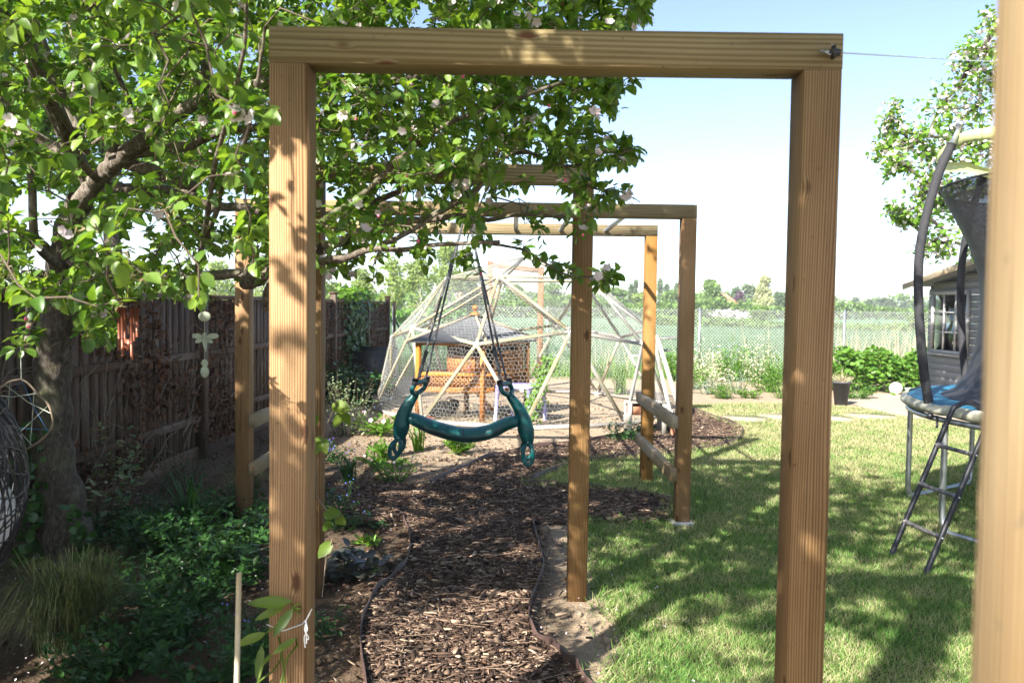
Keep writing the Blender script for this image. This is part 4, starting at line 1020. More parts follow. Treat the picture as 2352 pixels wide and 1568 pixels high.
# bamboo cane, by the left post
b = at(540, 1640, 2.0); b[2] = 0; tt2 = at(549, 1315, 2.02); mb = MB(); base = at(544, 1568, 2.0); base2 = base + (base - tt2) * 1.9
mb.tube([base2, base2 * .6 + tt2 * .4, base2 * .32 + tt2 * .68, base2 * .31 + tt2 * .69, tt2], [.0075, .0072, .0072, .0068, .0068], 10)
tag(obj('bamboo_cane', mb, M['cane'], smooth=True, origin=base2), 'thin upright bamboo cane in front of the foreground left post', 'cane')

# wind chime
wc = at(294, 690, 3.5); ch = thing('wind_chime', 'wind chime with dark wooden disc and hanging copper tubes under the apple branches', 'wind chime', tuple(wc))
mb = MB(); mb.lathe(wc, [(.001, .012), (.055, .01), (.06, 0), (.055, -.01), (.001, -.012)], 20); obj('disc', mb, M['darkwood'], ch)
for k in range(6):
    a = k * PI / 3 + .3; p = wc + [.036 * math.cos(a), .036 * math.sin(a), -.03]; L_ = .13 + .02 * k
    mb = MB(); mb.tube([p, p - [0, 0, L_]], .0065, 10); mb.tube([p + [0, 0, .03], p], .0008, 4); obj('tube', mb, M['copper'], ch, smooth=True)
mb = MB(); mb.tube([wc, wc - [0, 0, .15]], .0008, 4); mb.box(wc - [0, 0, .195], (.035, .004, .05)); mb.tube([wc, wc + [0, 0, .14]], .001, 4); obj('sail', mb, M['copper'], ch)
# hanging mobile
mo = at(470, 720, 3.2); mt = thing('hanging_mobile', 'pale green hanging mobile of a winged figure and discs on a string', 'mobile', tuple(mo))
mb = MB(); mb.tube([mo + [0, 0, .14], mo, mo - [0, 0, .26]], .0009, 4); obj('cord', mb, M['string'], mt)
mb = MB(); mb.ball(mo + [.0, 0, -.012], .026, 16, 8, (1, .3, .8)); obj('disc', mb, M['shell'], mt, smooth=True); mb = MB(); mb.tube([mo + [0, 0, -.076], mo + [0, 0, -.082], mo + [0, 0, -.09], mo + [0, 0, -.096], mo + [0, 0, -.105], mo + [.004, 0, -.155]], [.004, .009, .008, .006, .013, .003], 8)
obj('figure', mb, M['shell'], mt, smooth=True)
for s_ in (-1, 1):
    mb = MB(); mb.leaves([mo + [0, 0, -.095], mo + [0, 0, -.1]], [[s_, .2, .1], [s_ * .8, -.1, -.35]], [[0, -1, .2], [0, -1, .1]], [.055, .04], .55, 'petal', rnd=np.array([.3, .5])); obj('wing', mb, M['shell'], mt)
mb = MB(); mb.ball(mo - [0, 0, .20], .014, 12, 8, (1, .4, 1.2)); mb.ball(mo - [0, 0, .235], .018, 12, 8, (1, .4, 1.3)); obj('bead', mb, M['shell'], mt, smooth=True)
# twig hoop with string web
hc = at(42, 952, 2.9); hp = thing('woven_hoop', 'bent twig hoop with pale and blue string web hanging beside the trunk', 'dream catcher', tuple(hc))
pt_ = [at(x, y, 2.9) for x, y in ((49, 871), (66, 881), (92, 910), (112, 930), (122, 970), (112, 993), (82, 1019), (53, 1032), (0, 1035), (-30, 1000), (-42, 950), (-30, 905), (0, 891), (23, 876), (49, 871))]
mb = MB(); hoop = smooth_line(pt_, 4); mb.tube(hoop, .0038, 7, ref=(0, 1, 0)); obj('hoop', mb, M['paletwig'], hp, smooth=True)
mb = MB(); mb2 = MB(); NP = len(hoop)
for k in range(9):
    a, b_ = hoop[int(k * NP / 9)], hoop[int((k * NP / 9 + NP * .36) % NP)]
    md = (a + b_) / 2 + [0, 0, -.012]; (mb if k % 3 else mb2).tube([a, md, b_], .0014, 4)
mb.tube([pt_[0], at(47, 775, 2.9)], .0012, 4)
obj('string_web', mb, M['string'], hp); obj('blue_string', mb2, M['bluestring'], hp)

# hanging egg chair at the left edge
ec_ = at(-418, 1135, 2.25); eg = thing('egg_chair', 'black woven egg chair with white cushion at the left edge', 'hanging chair', tuple(ec_))
mb = MB()
def esph(u, v): return ec_ + np.array([.515 * math.sin(v) * math.cos(u), .515 * math.sin(v) * math.sin(u), .50 * math.cos(v)])
for k in range(200):
    u0 = 2 * PI * k / 200 + random.uniform(-.03, .03); tw = random.choice((-1, 1)) * random.uniform(.5, 1.3)
    mb.tube([esph(u0 + tw * s_ + .05 * math.sin(s_ * 9 + k), .12 + s_ * (PI - .2)) for s_ in np.linspace(0, 1, 26)], .0028, 5)
for k in range(26):
    v0 = .3 + 2.5 * k / 26
    mb.tube([esph(a, v0 + .07 * math.sin(5 * a + k)) for a in np.linspace(0, 2 * PI, 60)], .0028, 5, cap=False)
obj('basket', mb, M['wickerblack'], eg)
mb = MB(); mb.ball(ec_ + [.09, .1, -.10], .38, 28, 18, (.98, .8, .56)); obj('cushion', mb, M['cushion'], eg, smooth=True)
mb = MB(); mb.tube([ec_ + [0, 0, .49], ec_ + [0, 0, 2.0]], .008, 8); obj('hanging_rope', mb, M['rope'], eg)

#@@TREE
# ------------------------------------------------------------------ the big apple tree
TB = np.array([-2.36, 4.75, 0.0]); TB[:] = gr(165, 1290)
apple = thing('apple_tree', 'large blossoming apple tree leaning over the arches from the left', 'tree', tuple(TB))
def limb(mb, pts, r0, r1, nodes, n=10, wob=.0):
    P = smooth_line([at(*p) if abs(p[0]) > 12 or abs(p[1]) > 12 else np.array(p, float) for p in pts], 5)
    m = len(P); R_ = np.linspace(r0, r1, m); P = P + rng.normal(0, 1, (m, 3)) * (R_ * .12)[:, None]
    mb.tube(P, R_, n)
    for i in range(0, m, 1): nodes.append(P[i])
    return P
nodes = []
mb = MB()
P = smooth_line([at(*p) for p in ((168, 1330, 4.6), (158, 1250, 4.6), (142, 1150, 4.6), (122, 1060, 4.6), (118, 960, 4.6), (122, 850, 4.6), (130, 760, 4.58), (140, 680, 4.55), (146, 600, 4.5), (160, 520, 4.42), (185, 460, 4.35))], 5)
R_ = np.interp(np.linspace(0, 1, len(P)), [0, .1, .3, .5, .7, .85, 1], [.17, .135, .115, .10, .095, .075, .062]); R_ = R_ * (1 + .09 * np.sin(np.arange(len(P)) * 1.3))
mb.tube(P, R_, 16)
for p in P[25:]: nodes.append(p)
obj('trunk', mb, M['bark'], apple, smooth=True)
mb = MB()
LIMBS = [  # (points (sx, sy, depth), r0, r1)
 ([(180, 475, 4.36), (215, 425, 4.25), (270, 375, 4.1), (330, 322, 3.95), (384, 278, 3.8), (458, 234, 3.7), (540, 205, 3.6), (700, 180, 3.5), (880, 190, 3.4), (1050, 150, 3.3)], .052, .014),
 ([(300, 350, 4.05), (370, 345, 4.0), (439, 330, 3.95), (520, 300, 3.9), (640, 290, 3.8), (800, 270, 3.7), (960, 300, 3.6)], .034, .010),
 ([(286, 436, 4.2), (366, 439, 4.3), (432, 450, 4.4), (476, 472, 4.45), (560, 480, 4.4), (700, 500, 4.3), (840, 470, 4.2), (1000, 400, 4.0), (1060, 370, 3.9)], .036, .011),
 ([(290, 375, 4.1), (366, 399, 4.15), (421, 421, 4.2), (450, 432, 4.25)], .036, .028),
 ([(185, 460, 4.35), (215, 430, 4.3), (286, 436, 4.2)], .04, .034),
 ([(250, 400, 4.15), (262, 330, 4.1), (250, 260, 4.1), (235, 230, 4.1), (200, 140, 4.2), (160, 60, 4.2), (130, -60, 4.3)], .034, .012),
 ([(458, 234, 3.7), (470, 200, 3.75), (440, 180, 3.8), (400, 150, 3.8)], .03, .018),
 ([(469, 205, 3.7), (475, 105, 3.7), (440, 22, 3.7), (420, -120, 3.7)], .026, .014),
 ([(150, 600, 4.5), (250, 633, 4.2), (340, 628, 3.9), (428, 637, 3.7), (527, 630, 3.5), (613, 627, 3.4), (680, 610, 3.3), (742, 600, 3.25), (806, 590, 3.2), (850, 573, 3.2), (938, 573, 3.2), (1004, 562, 3.2), (1149, 555, 3.2)], .03, .007),
 ([(1123, 560, 3.2), (1199, 573, 3.2), (1250, 602, 3.15), (1304, 632, 3.1), (1389, 636, 3.05)], .006, .003),
 ([(742, 571, 3.4), (784, 553, 3.4), (860, 520, 3.45), (900, 508, 3.5), (980, 505, 3.5), (1060, 496, 3.4), (1120, 505, 3.4), (1200, 492, 3.3), (1300, 500, 3.2)], .026, .005),
 ([(560, 650, 3.8), (600, 640, 3.7), (660, 600, 3.6), (742, 571, 3.4)], .03, .026),
 ([(650, 600, 3.6), (620, 660, 3.7), (612, 710, 3.8)], .03, .02),
 ([(980, 505, 3.5), (1040, 470, 3.5), (1090, 440, 3.4), (1120, 400, 3.4), (1150, 340, 3.3), (1190, 280, 3.2)], .016, .006),
 ([(880, 560, 3.2), (960, 520, 3.3), (1030, 470, 3.35), (1090, 420, 3.4)], .012, .006),
 ([(725, 520, 3.0), (780, 480, 3.0), (830, 450, 3.0), (900, 380, 2.95), (960, 330, 2.9), (1040, 280, 2.85), (1180, 230, 2.8), (1290, 190, 2.7), (1380, 175, 2.7)], .014, .005),
 ([(720, 180, 3.5), (800, 200, 3.4), (900, 225, 3.3), (1030, 215, 3.2), (1150, 160, 3.2), (1300, 120, 3.1), (1390, 60, 3.0), (1440, 40, 3.0)], .018, .005),
 ([(1100, 385, 3.5), (1200, 350, 3.3), (1290, 380, 3.1), (1380, 370, 3.0), (1440, 350, 2.95)], .008, .004),
 ([(1160, 330, 3.3), (1290, 380, 3.2), (1345, 425, 3.1), (1400, 440, 3.0)], .007, .003),
 ([(330, 0, 3.6), (262, 130, 3.7), (300, 260, 3.8), (215, 330, 4.0)], .014, .01),
 ([(200, 350, 4.0), (120, 230, 3.6), (60, 90, 3.3), (20, -40, 3.1)], .018, .009),
 ([(230, 420, 4.2), (160, 340, 3.9), (110, 230, 3.6), (0, 190, 3.3), (-150, 160, 3.0)], .02, .01),
 ([(150, 620, 4.5), (85, 560, 4.0), (70, 400, 3.8), (20, 250, 3.7), (-60, 120, 3.5)], .024, .012),
 ([(140, 600, 4.5), (60, 540, 4.3), (-20, 500, 4.0), (-200, 420, 3.6), (-500, 300, 3.2)], .032, .014),
 ([(470, 560, 3.3), (500, 480, 3.1), (515, 400, 2.9), (560, 330, 2.7), (590, 200, 2.6), (610, 60, 2.5)], .012, .005),
 ([(450, 640, 3.6), (466, 560, 3.3), (480, 470, 3.0), (490, 400, 2.8), (520, 280, 2.6), (560, 120, 2.4), (565, -20, 2.3)], .013, .005),
 ([(150, 650, 4.4), (90, 660, 3.6), (70, 700, 3.0), (66, 760, 2.6), (60, 800, 2.45)], .018, .008),
 ([(-2.35, 4.4, 2.2), (-2.2, 3.6, 2.7), (-1.9, 2.6, 3.1), (-1.4, 1.6, 3.4), (-.8, .6, 3.5)], .05, .014),
 ([(-2.0, 3.8, 2.9), (-1.4, 3.2, 3.4), (-.7, 2.8, 3.75), (.1, 2.3, 4.0), (.9, 2.0, 4.1)], .036, .010),
 ([(-2.3, 4.2, 2.4), (-2.5, 4.0, 3.2), (-2.4, 3.6, 4.0), (-2.2, 3.2, 4.8)], .04, .012),
 ([(-2.4, 4.3, 2.3), (-3.2, 3.6, 2.8), (-4.0, 2.8, 3.3), (-4.4, 2.0, 3.6)], .036, .012),
 ([(-2.4, 3.7, 3.6), (-3.0, 2.4, 4.0), (-3.2, 1.4, 4.2), (-3.3, .4, 4.3)], .03, .010),
 ([(-2.3, 4.4, 3.0), (-1.8, 5.2, 3.8), (-1.0, 5.6, 4.4), (-.2, 5.6, 4.8)], .034, .010),
 ([(-1.9, 3.4, 3.0), (-1.5, 3.4, 4.0), (-1.0, 3.2, 4.8)], .026, .009),
 ([(-1.9, 2.6, 3.1), (-2.4, 1.6, 3.2), (-2.8, .6, 3.2)], .024, .009),
 ([(-1.4, 1.7, 3.4), (-.4, 1.4, 3.7), (.5, 1.1, 3.8)], .02, .008),
]
for pts, r0, r1 in LIMBS: limb(mb, pts, r0, r1, nodes, 9)
obj('limbs', mb, M['limbbark'], apple, smooth=True)

MASK = [(-80, -80), (1485, -80), (1500, 40), (1440, 62), (1390, 100), (1400, 150), (1460, 172), (1410, 200), (1425, 250), (1400, 290), (1372, 330), (1385, 345), (1460, 335), (1478, 360), (1430, 372), (1380, 395), (1372, 425), (1440, 440), (1452, 458), (1400, 462), (1362, 470), (1340, 520), (1290, 530), (1250, 545), (1160, 555), (1010, 575), (930, 575), (890, 590), (880, 640), (820, 638), (760, 640), (735, 610), (690, 620), (620, 640), (560, 660), (500, 650), (450, 690), (360, 700), (310, 680), (280, 690), (265, 740), (262, 790), (230, 795), (200, 760), (180, 740), (120, 700), (60, 700), (-80, 640)]
GAPS = [((130, 290), 55, 70), ((95, 470), 70, 85), ((390, 415), 70, 22), ((330, 520), 60, 18), ((250, 540), 50, 20), ((40, 260), 24, 40), ((1230, 450), 70, 14), ((960, 540), 60, 12), ((1180, 530), 70, 14), ((220, 350), 25, 30), ((1100, 470), 50, 14), ((400, 590), 120, 14), ((520, 600), 70, 14)]
cl_ = []
def accept(sx, sy):
    if not in_poly([(sx, sy)], MASK)[0]: return False
    for (cx, cy), a, b_ in GAPS:
        if ((sx - cx) / a) ** 2 + ((sy - cy) / b_) ** 2 < 1 and random.random() < .9: return False
    return True
NV = 2800
while len(cl_) < NV:
    sx = random.uniform(-80, 1500); sy = random.uniform(-80, 800)
    if not accept(sx, sy): continue
    if sx < 590: Y = random.uniform(1.75, 5.2) if random.random() < .75 else random.uniform(2.6, 4.6)
    elif sx < 740: Y = random.uniform(2.5, 5.0)
    else: Y = random.uniform(2.45, 4.6)
    if sx > 1250: Y = random.uniform(2.6, 3.4)
    if sy > 560 and 740 < sx < 1200: Y = random.uniform(3.0, 3.6)
    if random.random() > (Y / 5.2) ** 1.2: continue
    if sx > 1250 and random.random() < .3: continue
    if sx > 720 and sy > 365 and random.random() < (.4 if sx < 1150 else .6): continue
    if sx > 1000 and 375 < sy < 425 and Y < 4.0 and random.random() < .6: continue
    if sx < 600 and sy > 60 and math.sin(sx * .031 + 1) + math.sin(sy * .037 + sx * .011) < -.55 and random.random() < .85: continue
    if sx > 640 and 390 < sy < 560 and math.sin(sx * .029 + 2) + math.sin(sy * .041 - sx * .009) < -.75 and random.random() < .8: continue
    if 170 < sx < 480 and Y < 3.9 and abs(sy - (480 - (sx - 170) * .87)) < 60 and random.random() < .75: continue
    if 250 < sx < 480 and 350 < sy < 480 and Y < 4.1 and random.random() < .6: continue
    cl_.append(at(sx, sy, Y))
# the ends of the thin twigs against the sky
for sx, sy, Y in ((1205, 560, 3.2), (1235, 585, 3.18), (1262, 600, 3.15), (1285, 618, 3.1), (1305, 615, 3.1), (1312, 642, 3.1), (1372, 632, 3.05), (1388, 628, 3.05), (1395, 648, 3.05), (1404, 640, 3.05), (1383, 655, 3.05),
                  (1455, 345, 2.95), (1465, 362, 2.95), (1440, 340, 2.95), (1420, 372, 2.95), (1400, 352, 3), (1380, 412, 3.1), (1410, 436, 3.0), (1440, 448, 3.0), (1452, 452, 3.0), (1425, 470, 3.0), (1456, 175, 2.7), (1420, 190, 2.75), (1405, 225, 2.8), (1490, 45, 3.0), (1470, 30, 3.0), (1455, 50, 3.0),
                  (1330, 540, 3.1), (1345, 515, 3.1), (1360, 480, 3.1), (66, 800, 2.45), (60, 770, 2.5), (90, 740, 2.6), (230, 745, 2.7), (240, 780, 2.7), (215, 760, 2.7), (200, 740, 2.8), (1090, 590, 3.2), (1100, 615, 3.2), (1060, 590, 3.2), (980, 600, 3.2), (990, 590, 3.2)):
    for k in range(1): cl_.append(at(sx + random.uniform(-9, 9), sy + random.uniform(-9, 9), Y + random.uniform(-.08, .08)))
NV = len(cl_)
# crown outside the picture, overhead and behind the camera
LIT = [((1110, 1500), 150, 120), ((1450, 1440), 120, 90), ((1480, 1290), 150, 60), ((1340, 1330), 60, 90), ((800, 1480), 60, 60), ((1500, 1560), 90, 60), ((1130, 1050), 190, 50), ((1020, 1130), 120, 20), ((1350, 1480), 60, 60), ((1880, 1345), 50, 20), ((1950, 1520), 40, 25), ((1690, 1250), 60, 18), ((1660, 1460), 60, 30)]
SD = np.array(SUN_DIR)
def landing(P):
    P = np.asarray(P, float).reshape(-1, 3); t_ = P[:, 2] / -SD[2]; return project(P + SD * t_[:, None])
SHADE_LEFT_POST = 70
def lit_hit(P):
    q_ = landing(P)[:, :2]; h = np.zeros(len(q_), bool)
    for (cx, cy), a, b_ in LIT: h |= ((q_[:, 0] - cx) / a) ** 2 + ((q_[:, 1] - cy) / b_) ** 2 < 1
    # the sunlit outer face of the crown that the camera sees, and the front of the left post
    for yy, x0, x1, z0, z1, pr_ in ((3.0, -3.0, -.2, 1.6, 3.3, .93), (2.1, -.66, -.52, .2, 2.0, .5), (4.0, .28, .42, .2, 1.0, .5)):
        t_ = (yy - P[:, 1]) / SD[1]; Q = P + SD * t_[:, None]
        m_ = .07 if x1 - x0 < .5 else 0
        h |= (t_ > .15) & (Q[:, 0] > x0 - m_) & (Q[:, 0] < x1 + m_) & (Q[:, 2] > z0) & (Q[:, 2] < z1) & (rng.random(len(P)) < pr_)
    g_ = P + SD * (P[:, 2] / -SD[2])[:, None]          # keep the far lawn, the dome and the sandy soil in the sun
    h |= (g_[:, 1] > 7.7) & (rng.random(len(P)) < .93); h |= (g_[:, 1] > 6.9) & (rng.random(len(P)) < .35)
    return h
def unseen(P):
    pj = project(P); return ~((pj[:, 0] > -40) & (pj[:, 0] < 2390) & (pj[:, 1] > -40) & (pj[:, 1] < 1610) & (pj[:, 2] > 0))
NO = 1500; cc = np.array([-1.75, 2.7, 3.6]); cr_ = np.array([3.3, 3.5, 1.9])
out = []
while len(out) < NO:
    v = unit(600) * rng.random((600, 1)) ** .42; P = cc + v * cr_
    P = P[P[:, 2] > 2.35]; P = P[unseen(P)]; P = P[~(lit_hit(P) & (rng.random(len(P)) < .95))]
    out += list(P)
out = out[:NO]
# the boughs that shade the beam, the right post and the lawn
def shade(tg, n_, z0, z1):
    got = []
    while len(got) < n_:
        T_ = tg(400); zz = rng.uniform(z0, z1, 400); P = T_ - SD * ((zz - T_[:, 2]) / -SD[2] * -1)[:, None] * -1
        P = T_ - SD * ((zz - T_[:, 2]) / -SD[2])[:, None]
        P = P[unseen(P)]; P = P[~(lit_hit(P) & (rng.random(len(P)) < .95))]; P = P[(P[:, 1] > -1.6) & (P[:, 0] > -4.5)]
        got += list(P)
    return got[:n_]
U_ = rng.uniform
out += shade(lambda n_: np.c_[U_(-.65, .87, n_), np.full(n_, 2.1), U_(2.1, 2.3, n_)], 240, 2.7, 3.9)
out += shade(lambda n_: np.c_[U_(.70, .92, n_), np.full(n_, 2.1), U_(.1, 2.2, n_)], 330, 2.5, 3.8)
out += shade(lambda n_: np.c_[U_(.9, 4.9, n_), U_(3.6, 7.4, n_), np.zeros(n_)], 1500, 2.8, 4.9)
out += shade(lambda n_: np.c_[U_(-.6, 1.0, n_), U_(4.2, 6.2, n_), np.zeros(n_)], 600, 2.6, 4.4)
out += shade(lambda n_: np.c_[U_(-.66, -.54, n_), np.full(n_, 2.1), U_(.5, 2.1, n_)], SHADE_LEFT_POST, 2.3, 3.5)
out += shade(lambda n_: np.c_[U_(.26, .42, n_), np.full(n_, 4.06), U_(.9, 2.2, n_)], 110, 2.5, 4.2)
out += shade(lambda n_: np.c_[U_(1.12, 1.30, n_), np.full(n_, 5.54), U_(.1, 2.2, n_)], 190, 2.8, 4.6)
out += shade(lambda n_: np.c_[U_(-.2, 1.25, n_), np.full(n_, 5.54), U_(2.1, 2.3, n_)], 130, 3.0, 4.8)
out += shade(lambda n_: np.c_[U_(-1.1, .4, n_), np.full(n_, 4.06), U_(2.1, 2.3, n_)], 110, 2.8, 4.6)
out += shade(lambda n_: np.c_[U_(-3.0, -.9, n_), U_(2.4, 7, n_), np.zeros(n_)], 800, 2.5, 4.6)
cl_ = np.array(cl_ + out)
h = lit_hit(cl_); cl_ = cl_[~(h & (rng.random(len(cl_)) < .38) & (np.arange(len(cl_)) < NV - 90))]
# twigs: grow outwards from the limbs
nodes = np.array(nodes); best = np.full(len(cl_), 1e9)
for i in range(0, len(nodes), 200):
    best = np.minimum(best, np.linalg.norm(cl_[:, None] - nodes[None, i:i + 200], axis=2).min(1))
order = np.argsort(best); N_all = np.zeros((len(nodes) + 3 * len(cl_), 3)); N_all[:len(nodes)] = nodes; cnt = len(nodes)
mb = MB(); cdir = np.zeros((len(cl_), 3)); keep = np.zeros(len(cl_), bool)
for i in order:
    p = cl_[i]; d2 = ((N_all[:cnt] - p) ** 2).sum(1); j = int(np.argmin(d2)); a = N_all[j]; L_ = math.sqrt(d2[j])
    if L_ > .8: continue
    keep[i] = True
    m1 = a + (p - a) * .35 + rng.normal(0, .1, 3) * L_ + [0, 0, .06 * L_]; m2 = a + (p - a) * .7 + rng.normal(0, .08, 3) * L_ + [0, 0, .05 * L_]
    r_ = .0022 + .006 * min(L_, .6)
    mb.tube([a, m1, m2, p], [r_, r_ * .85, r_ * .7, .002], 4, cap=False)
    cdir[i] = (p - m2) / (np.linalg.norm(p - m2) + 1e-9)
    N_all[cnt:cnt + 3] = [m1, m2, p]; cnt += 3
obj('twigs', mb, M['twig'], apple)
cl_ = cl_[keep]; cdir = cdir[keep]
# leaves
mb = MB(); k_ = 14
C = np.repeat(cl_, k_, 0); Dd = np.repeat(cdir, k_, 0); n = len(C)
sel = rng.random(n) < .88; C = C[sel]; Dd = Dd[sel]; n = len(C)
d = Dd * .35 + unit(n) * .95 + [0, 0, .0]
back = rng.random(n) * .085
P = C - Dd * back[:, None] + d * .014
N_ = unit(n) * .8 + [0, 0, 1.0] - np.array(SUN_DIR) * .35
Ls = rng.uniform(.022, .056, n); rv = np.clip(rng.normal(.45, .27, n), 0, 1)
h1 = rng.random(n) < .5
mb.leaves(P[h1], d[h1], N_[h1], Ls[h1], .66, 'leaf', rnd=rv[h1], fold=1.2)
mb.leaves(P[~h1], d[~h1], N_[~h1], Ls[~h1], .74, 'leaf2', rnd=rv[~h1], fold=1.2)
obj('foliage', mb, M['apple_leaf'], apple)
# dried calyx and stamen tufts left by the fallen petals
mb = MB(); pj = project(cl_); vs = np.where((pj[:, 2] > 0) & (pj[:, 0] > -60) & (pj[:, 0] < 1600) & (pj[:, 1] > -60))[0]; vs = vs[rng.random(len(vs)) < .5]
C = np.repeat(cl_[vs], 14, 0) + rng.normal(0, .012, (len(vs) * 14, 3)) + [0, -.01, -.01]
mb.leaves(C, unit(len(C)), unit(len(C)), rng.uniform(.008, .020, len(C)), .16, 'blade'); o_ = obj('faded_flowers', mb, M['faded'], apple); o_['kind'] = 'stuff'
# blossom clusters
mb = MB(); mbb = MB(); pj = project(cl_); vis = np.where((pj[:, 2] > 0) & (pj[:, 0] > -60) & (pj[:, 0] < 1600) & (pj[:, 1] > -60))[0]
wgt = np.where(pj[vis, 0] > 640, 1.0, .5); pick = vis[rng.random(len(vis)) < .27 * wgt]
for i in pick:
    for f in range(rng.integers(1, 3)):
        ctr = cl_[i] + unit(1)[0] * .026 + [0, -.012, 0]; ax = unit(1)[0] * .7 + [0, -.7, .35]; ax /= np.linalg.norm(ax)
        u = np.cross(ax, [0, 0, 1]); u /= np.linalg.norm(u); v = np.cross(ax, u)
        if rng.random() < .12:
            mbb.ball(ctr, .0052, 8, 6, (1, 1, 1.3)); continue
        a = np.arange(5) * 2 * PI / 5 + rng.random(); dd = np.cos(a)[:, None] * u + np.sin(a)[:, None] * v + ax * .35
        mb.leaves(np.tile(ctr, (5, 1)), dd, np.tile(ax, (5, 1)), rng.uniform(.015, .023), 1.05, 'petal', rnd=np.clip(rng.normal(.18, .15, 5), 0, 1))
obj('blossom', mb, M['blossom'], apple)
if mbb.n: obj('flower_buds', mbb, m_plain('pink_bud', (.7, .12, .22), .6), apple, smooth=True)['kind'] = 'stuff'
#@@PLANTS
exec_plants = True
# ------------------------------------------------------------------ plants
def plant(name, label, cat, base, n, rad, h, L, mat, W=.5, tpl='leaf', stems=8, up=.35, group=None, flowers=None, lo=.0, stemmat='herb', flat=.9, shape='dome', parts=True):
    base = np.asarray(base, float); base = np.array([base[0], base[1], 0.0])
    t = thing(name, label, cat, tuple(base), group)
    tips = []
    mb = MB()
    for s_ in range(stems):
        a = random.uniform(0, 2 * PI); rr_ = rad * math.sqrt(random.random()); top = base + [math.cos(a) * rr_, math.sin(a) * rr_, h * random.uniform(.55, 1) * (1 - .35 * (rr_ / rad) ** 2)]
        b0 = base + (top - base) * [.35, .35, 0]; mid = (b0 + top) / 2 + rng.normal(0, .02, 3) * [1, 1, 0]
        mb.tube([b0, mid, top], [.004, .003, .002], 4, cap=False); tips.append((b0, mid, top))
    obj('stem', mb, M[stemmat], t)
    idx = rng.integers(0, stems, n); f = rng.uniform(lo, 1, n) ** .75
    T3 = np.array(tips); b0 = T3[idx, 0]; mid = T3[idx, 1]; top = T3[idx, 2]
    P = np.where((f < .5)[:, None], b0 + (mid - b0) * (f * 2)[:, None], mid + (top - mid) * (f * 2 - 1)[:, None])
    d = unit(n) * [1, 1, .35] + [0, 0, up]; P = P + rng.normal(0, .012 + rad * .06, (n, 3)) * [1, 1, .5]; P[:, 2] = np.maximum(P[:, 2], .012)
    mb = MB(); Ls = rng.uniform(.6, 1.15, n) * L * (1 - .3 * f)
    mb.leaves(P, d, unit(n) * .5 + [0, 0, flat], Ls, W, tpl, rnd=np.clip(rng.normal(.4, .25, n), 0, 1))
    obj('foliage', mb, M[mat], t)
    if flowers:
        fm, fn, fs = flowers; mb = MB(); ii = rng.integers(0, stems, fn); P = T3[ii, 2] + rng.normal(0, .025, (fn, 3))
        for p in P:
            a = np.arange(5) * 2 * PI / 5; dd = np.stack([np.cos(a), np.sin(a) * .5 - .3, np.sin(a) * .8 + .2], 1); mb.leaves(np.tile(p, (5, 1)), dd, np.tile([0, -1, .6], (5, 1)), fs, 1.0, 'petal')
        obj('flowers', mb, M[fm], t)['kind'] = 'stuff'
    return t
GP = 'leafy herbs in the shaded left bed'
herbs = [((500, 1568), 'leafy green herb clump at the bottom edge left of the cane'), ((300, 1530), 'leafy green herb clump at the foot of the wispy grass'), ((230, 1568), 'dark herb clump in the bottom left corner'), ((400, 1420), 'green herb clump on bare soil left of the foreground post'), ((440, 1330), 'dense herb clump in the middle of the shaded bed'), ((340, 1290), 'herb clump just right of the tree base'), ((520, 1290), 'herb clump behind the bamboo cane'), ((560, 1250), 'herb clump close to the foreground left post'), ((440, 1230), 'low herb clump in the back of the shaded bed'), ((330, 1200), 'herb clump near the fence foot right of the trunk'), ((560, 1190), 'herb clump under the left rungs'), ((250, 1240), 'small herb clump touching the trunk base'), ((480, 1190), 'small herb clump in front of the small leaved shrub'), ((370, 1480), 'herb clump on the petal strewn soil'), ((440, 1400), 'herb clump filling the gap left of the bamboo cane'), ((300, 1390), 'herb clump right of the wispy grass'), ((400, 1270), 'tall herb clump at the centre of the shaded bed'), ((560, 1340), 'herb clump touching the left side of the foreground post')]
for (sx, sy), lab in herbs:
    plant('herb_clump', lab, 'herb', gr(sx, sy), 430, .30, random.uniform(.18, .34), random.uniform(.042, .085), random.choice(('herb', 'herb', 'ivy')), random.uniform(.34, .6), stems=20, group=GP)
def tuft(name, label, cat, base, n, rad, h, mat, w=.004, droop=.5, group=None):
    base = np.array([base[0], base[1], 0.]); mb = MB()
    for i in range(n):
        a = random.uniform(0, 2 * PI); b0 = base + rng.normal(0, rad * .12, 3) * [1, 1, 0]; hh = h * random.uniform(.5, 1.1); rr_ = rad * random.uniform(.2, 1.1)
        u = np.array([math.cos(a), math.sin(a), 0]); s_ = np.array([-u[1], u[0], 0]) * w
        pts = [b0, b0 + u * rr_ * .2 + [0, 0, hh * .5], b0 + u * rr_ * .6 + [0, 0, hh * .85], b0 + u * rr_ + [0, 0, hh * (1 - droop * random.random())]]
        V = [pts[0] - s_, pts[0] + s_, pts[1] - s_, pts[1] + s_, pts[2] - s_ * .6, pts[2] + s_ * .6, pts[3]]
        mb.add(V, quads=[[0, 1, 3, 2], [2, 3, 5, 4]], tris=[[4, 5, 6]], rnd=random.random())
    return tag(obj(name, mb, M[mat], origin=base), label, cat, group)
tuft('ornamental_grass', 'large wispy ornamental grass in front of the apple trunk', 'ornamental grass', gr(165, 1480), 1500, .42, .42, 'tuft', .0012, .8)
tuft('ornamental_grass', 'smaller wispy grass tuft by the left climbing frame post', 'ornamental grass', gr(560, 1165), 500, .28, .36, 'tuft', .0014, .7)
tuft('daffodil_leaves', 'strap leaved clump with one tall stem in the shaded bed', 'bulb plant', gr(440, 1220), 26, .28, .42, 'herb', .010, .5)
tuft('iris_clump', 'strap leaved green clump in the sandy soil behind the swing', 'bulb plant', gr(962, 1035), 16, .25, .40, 'bright', .011, .6)
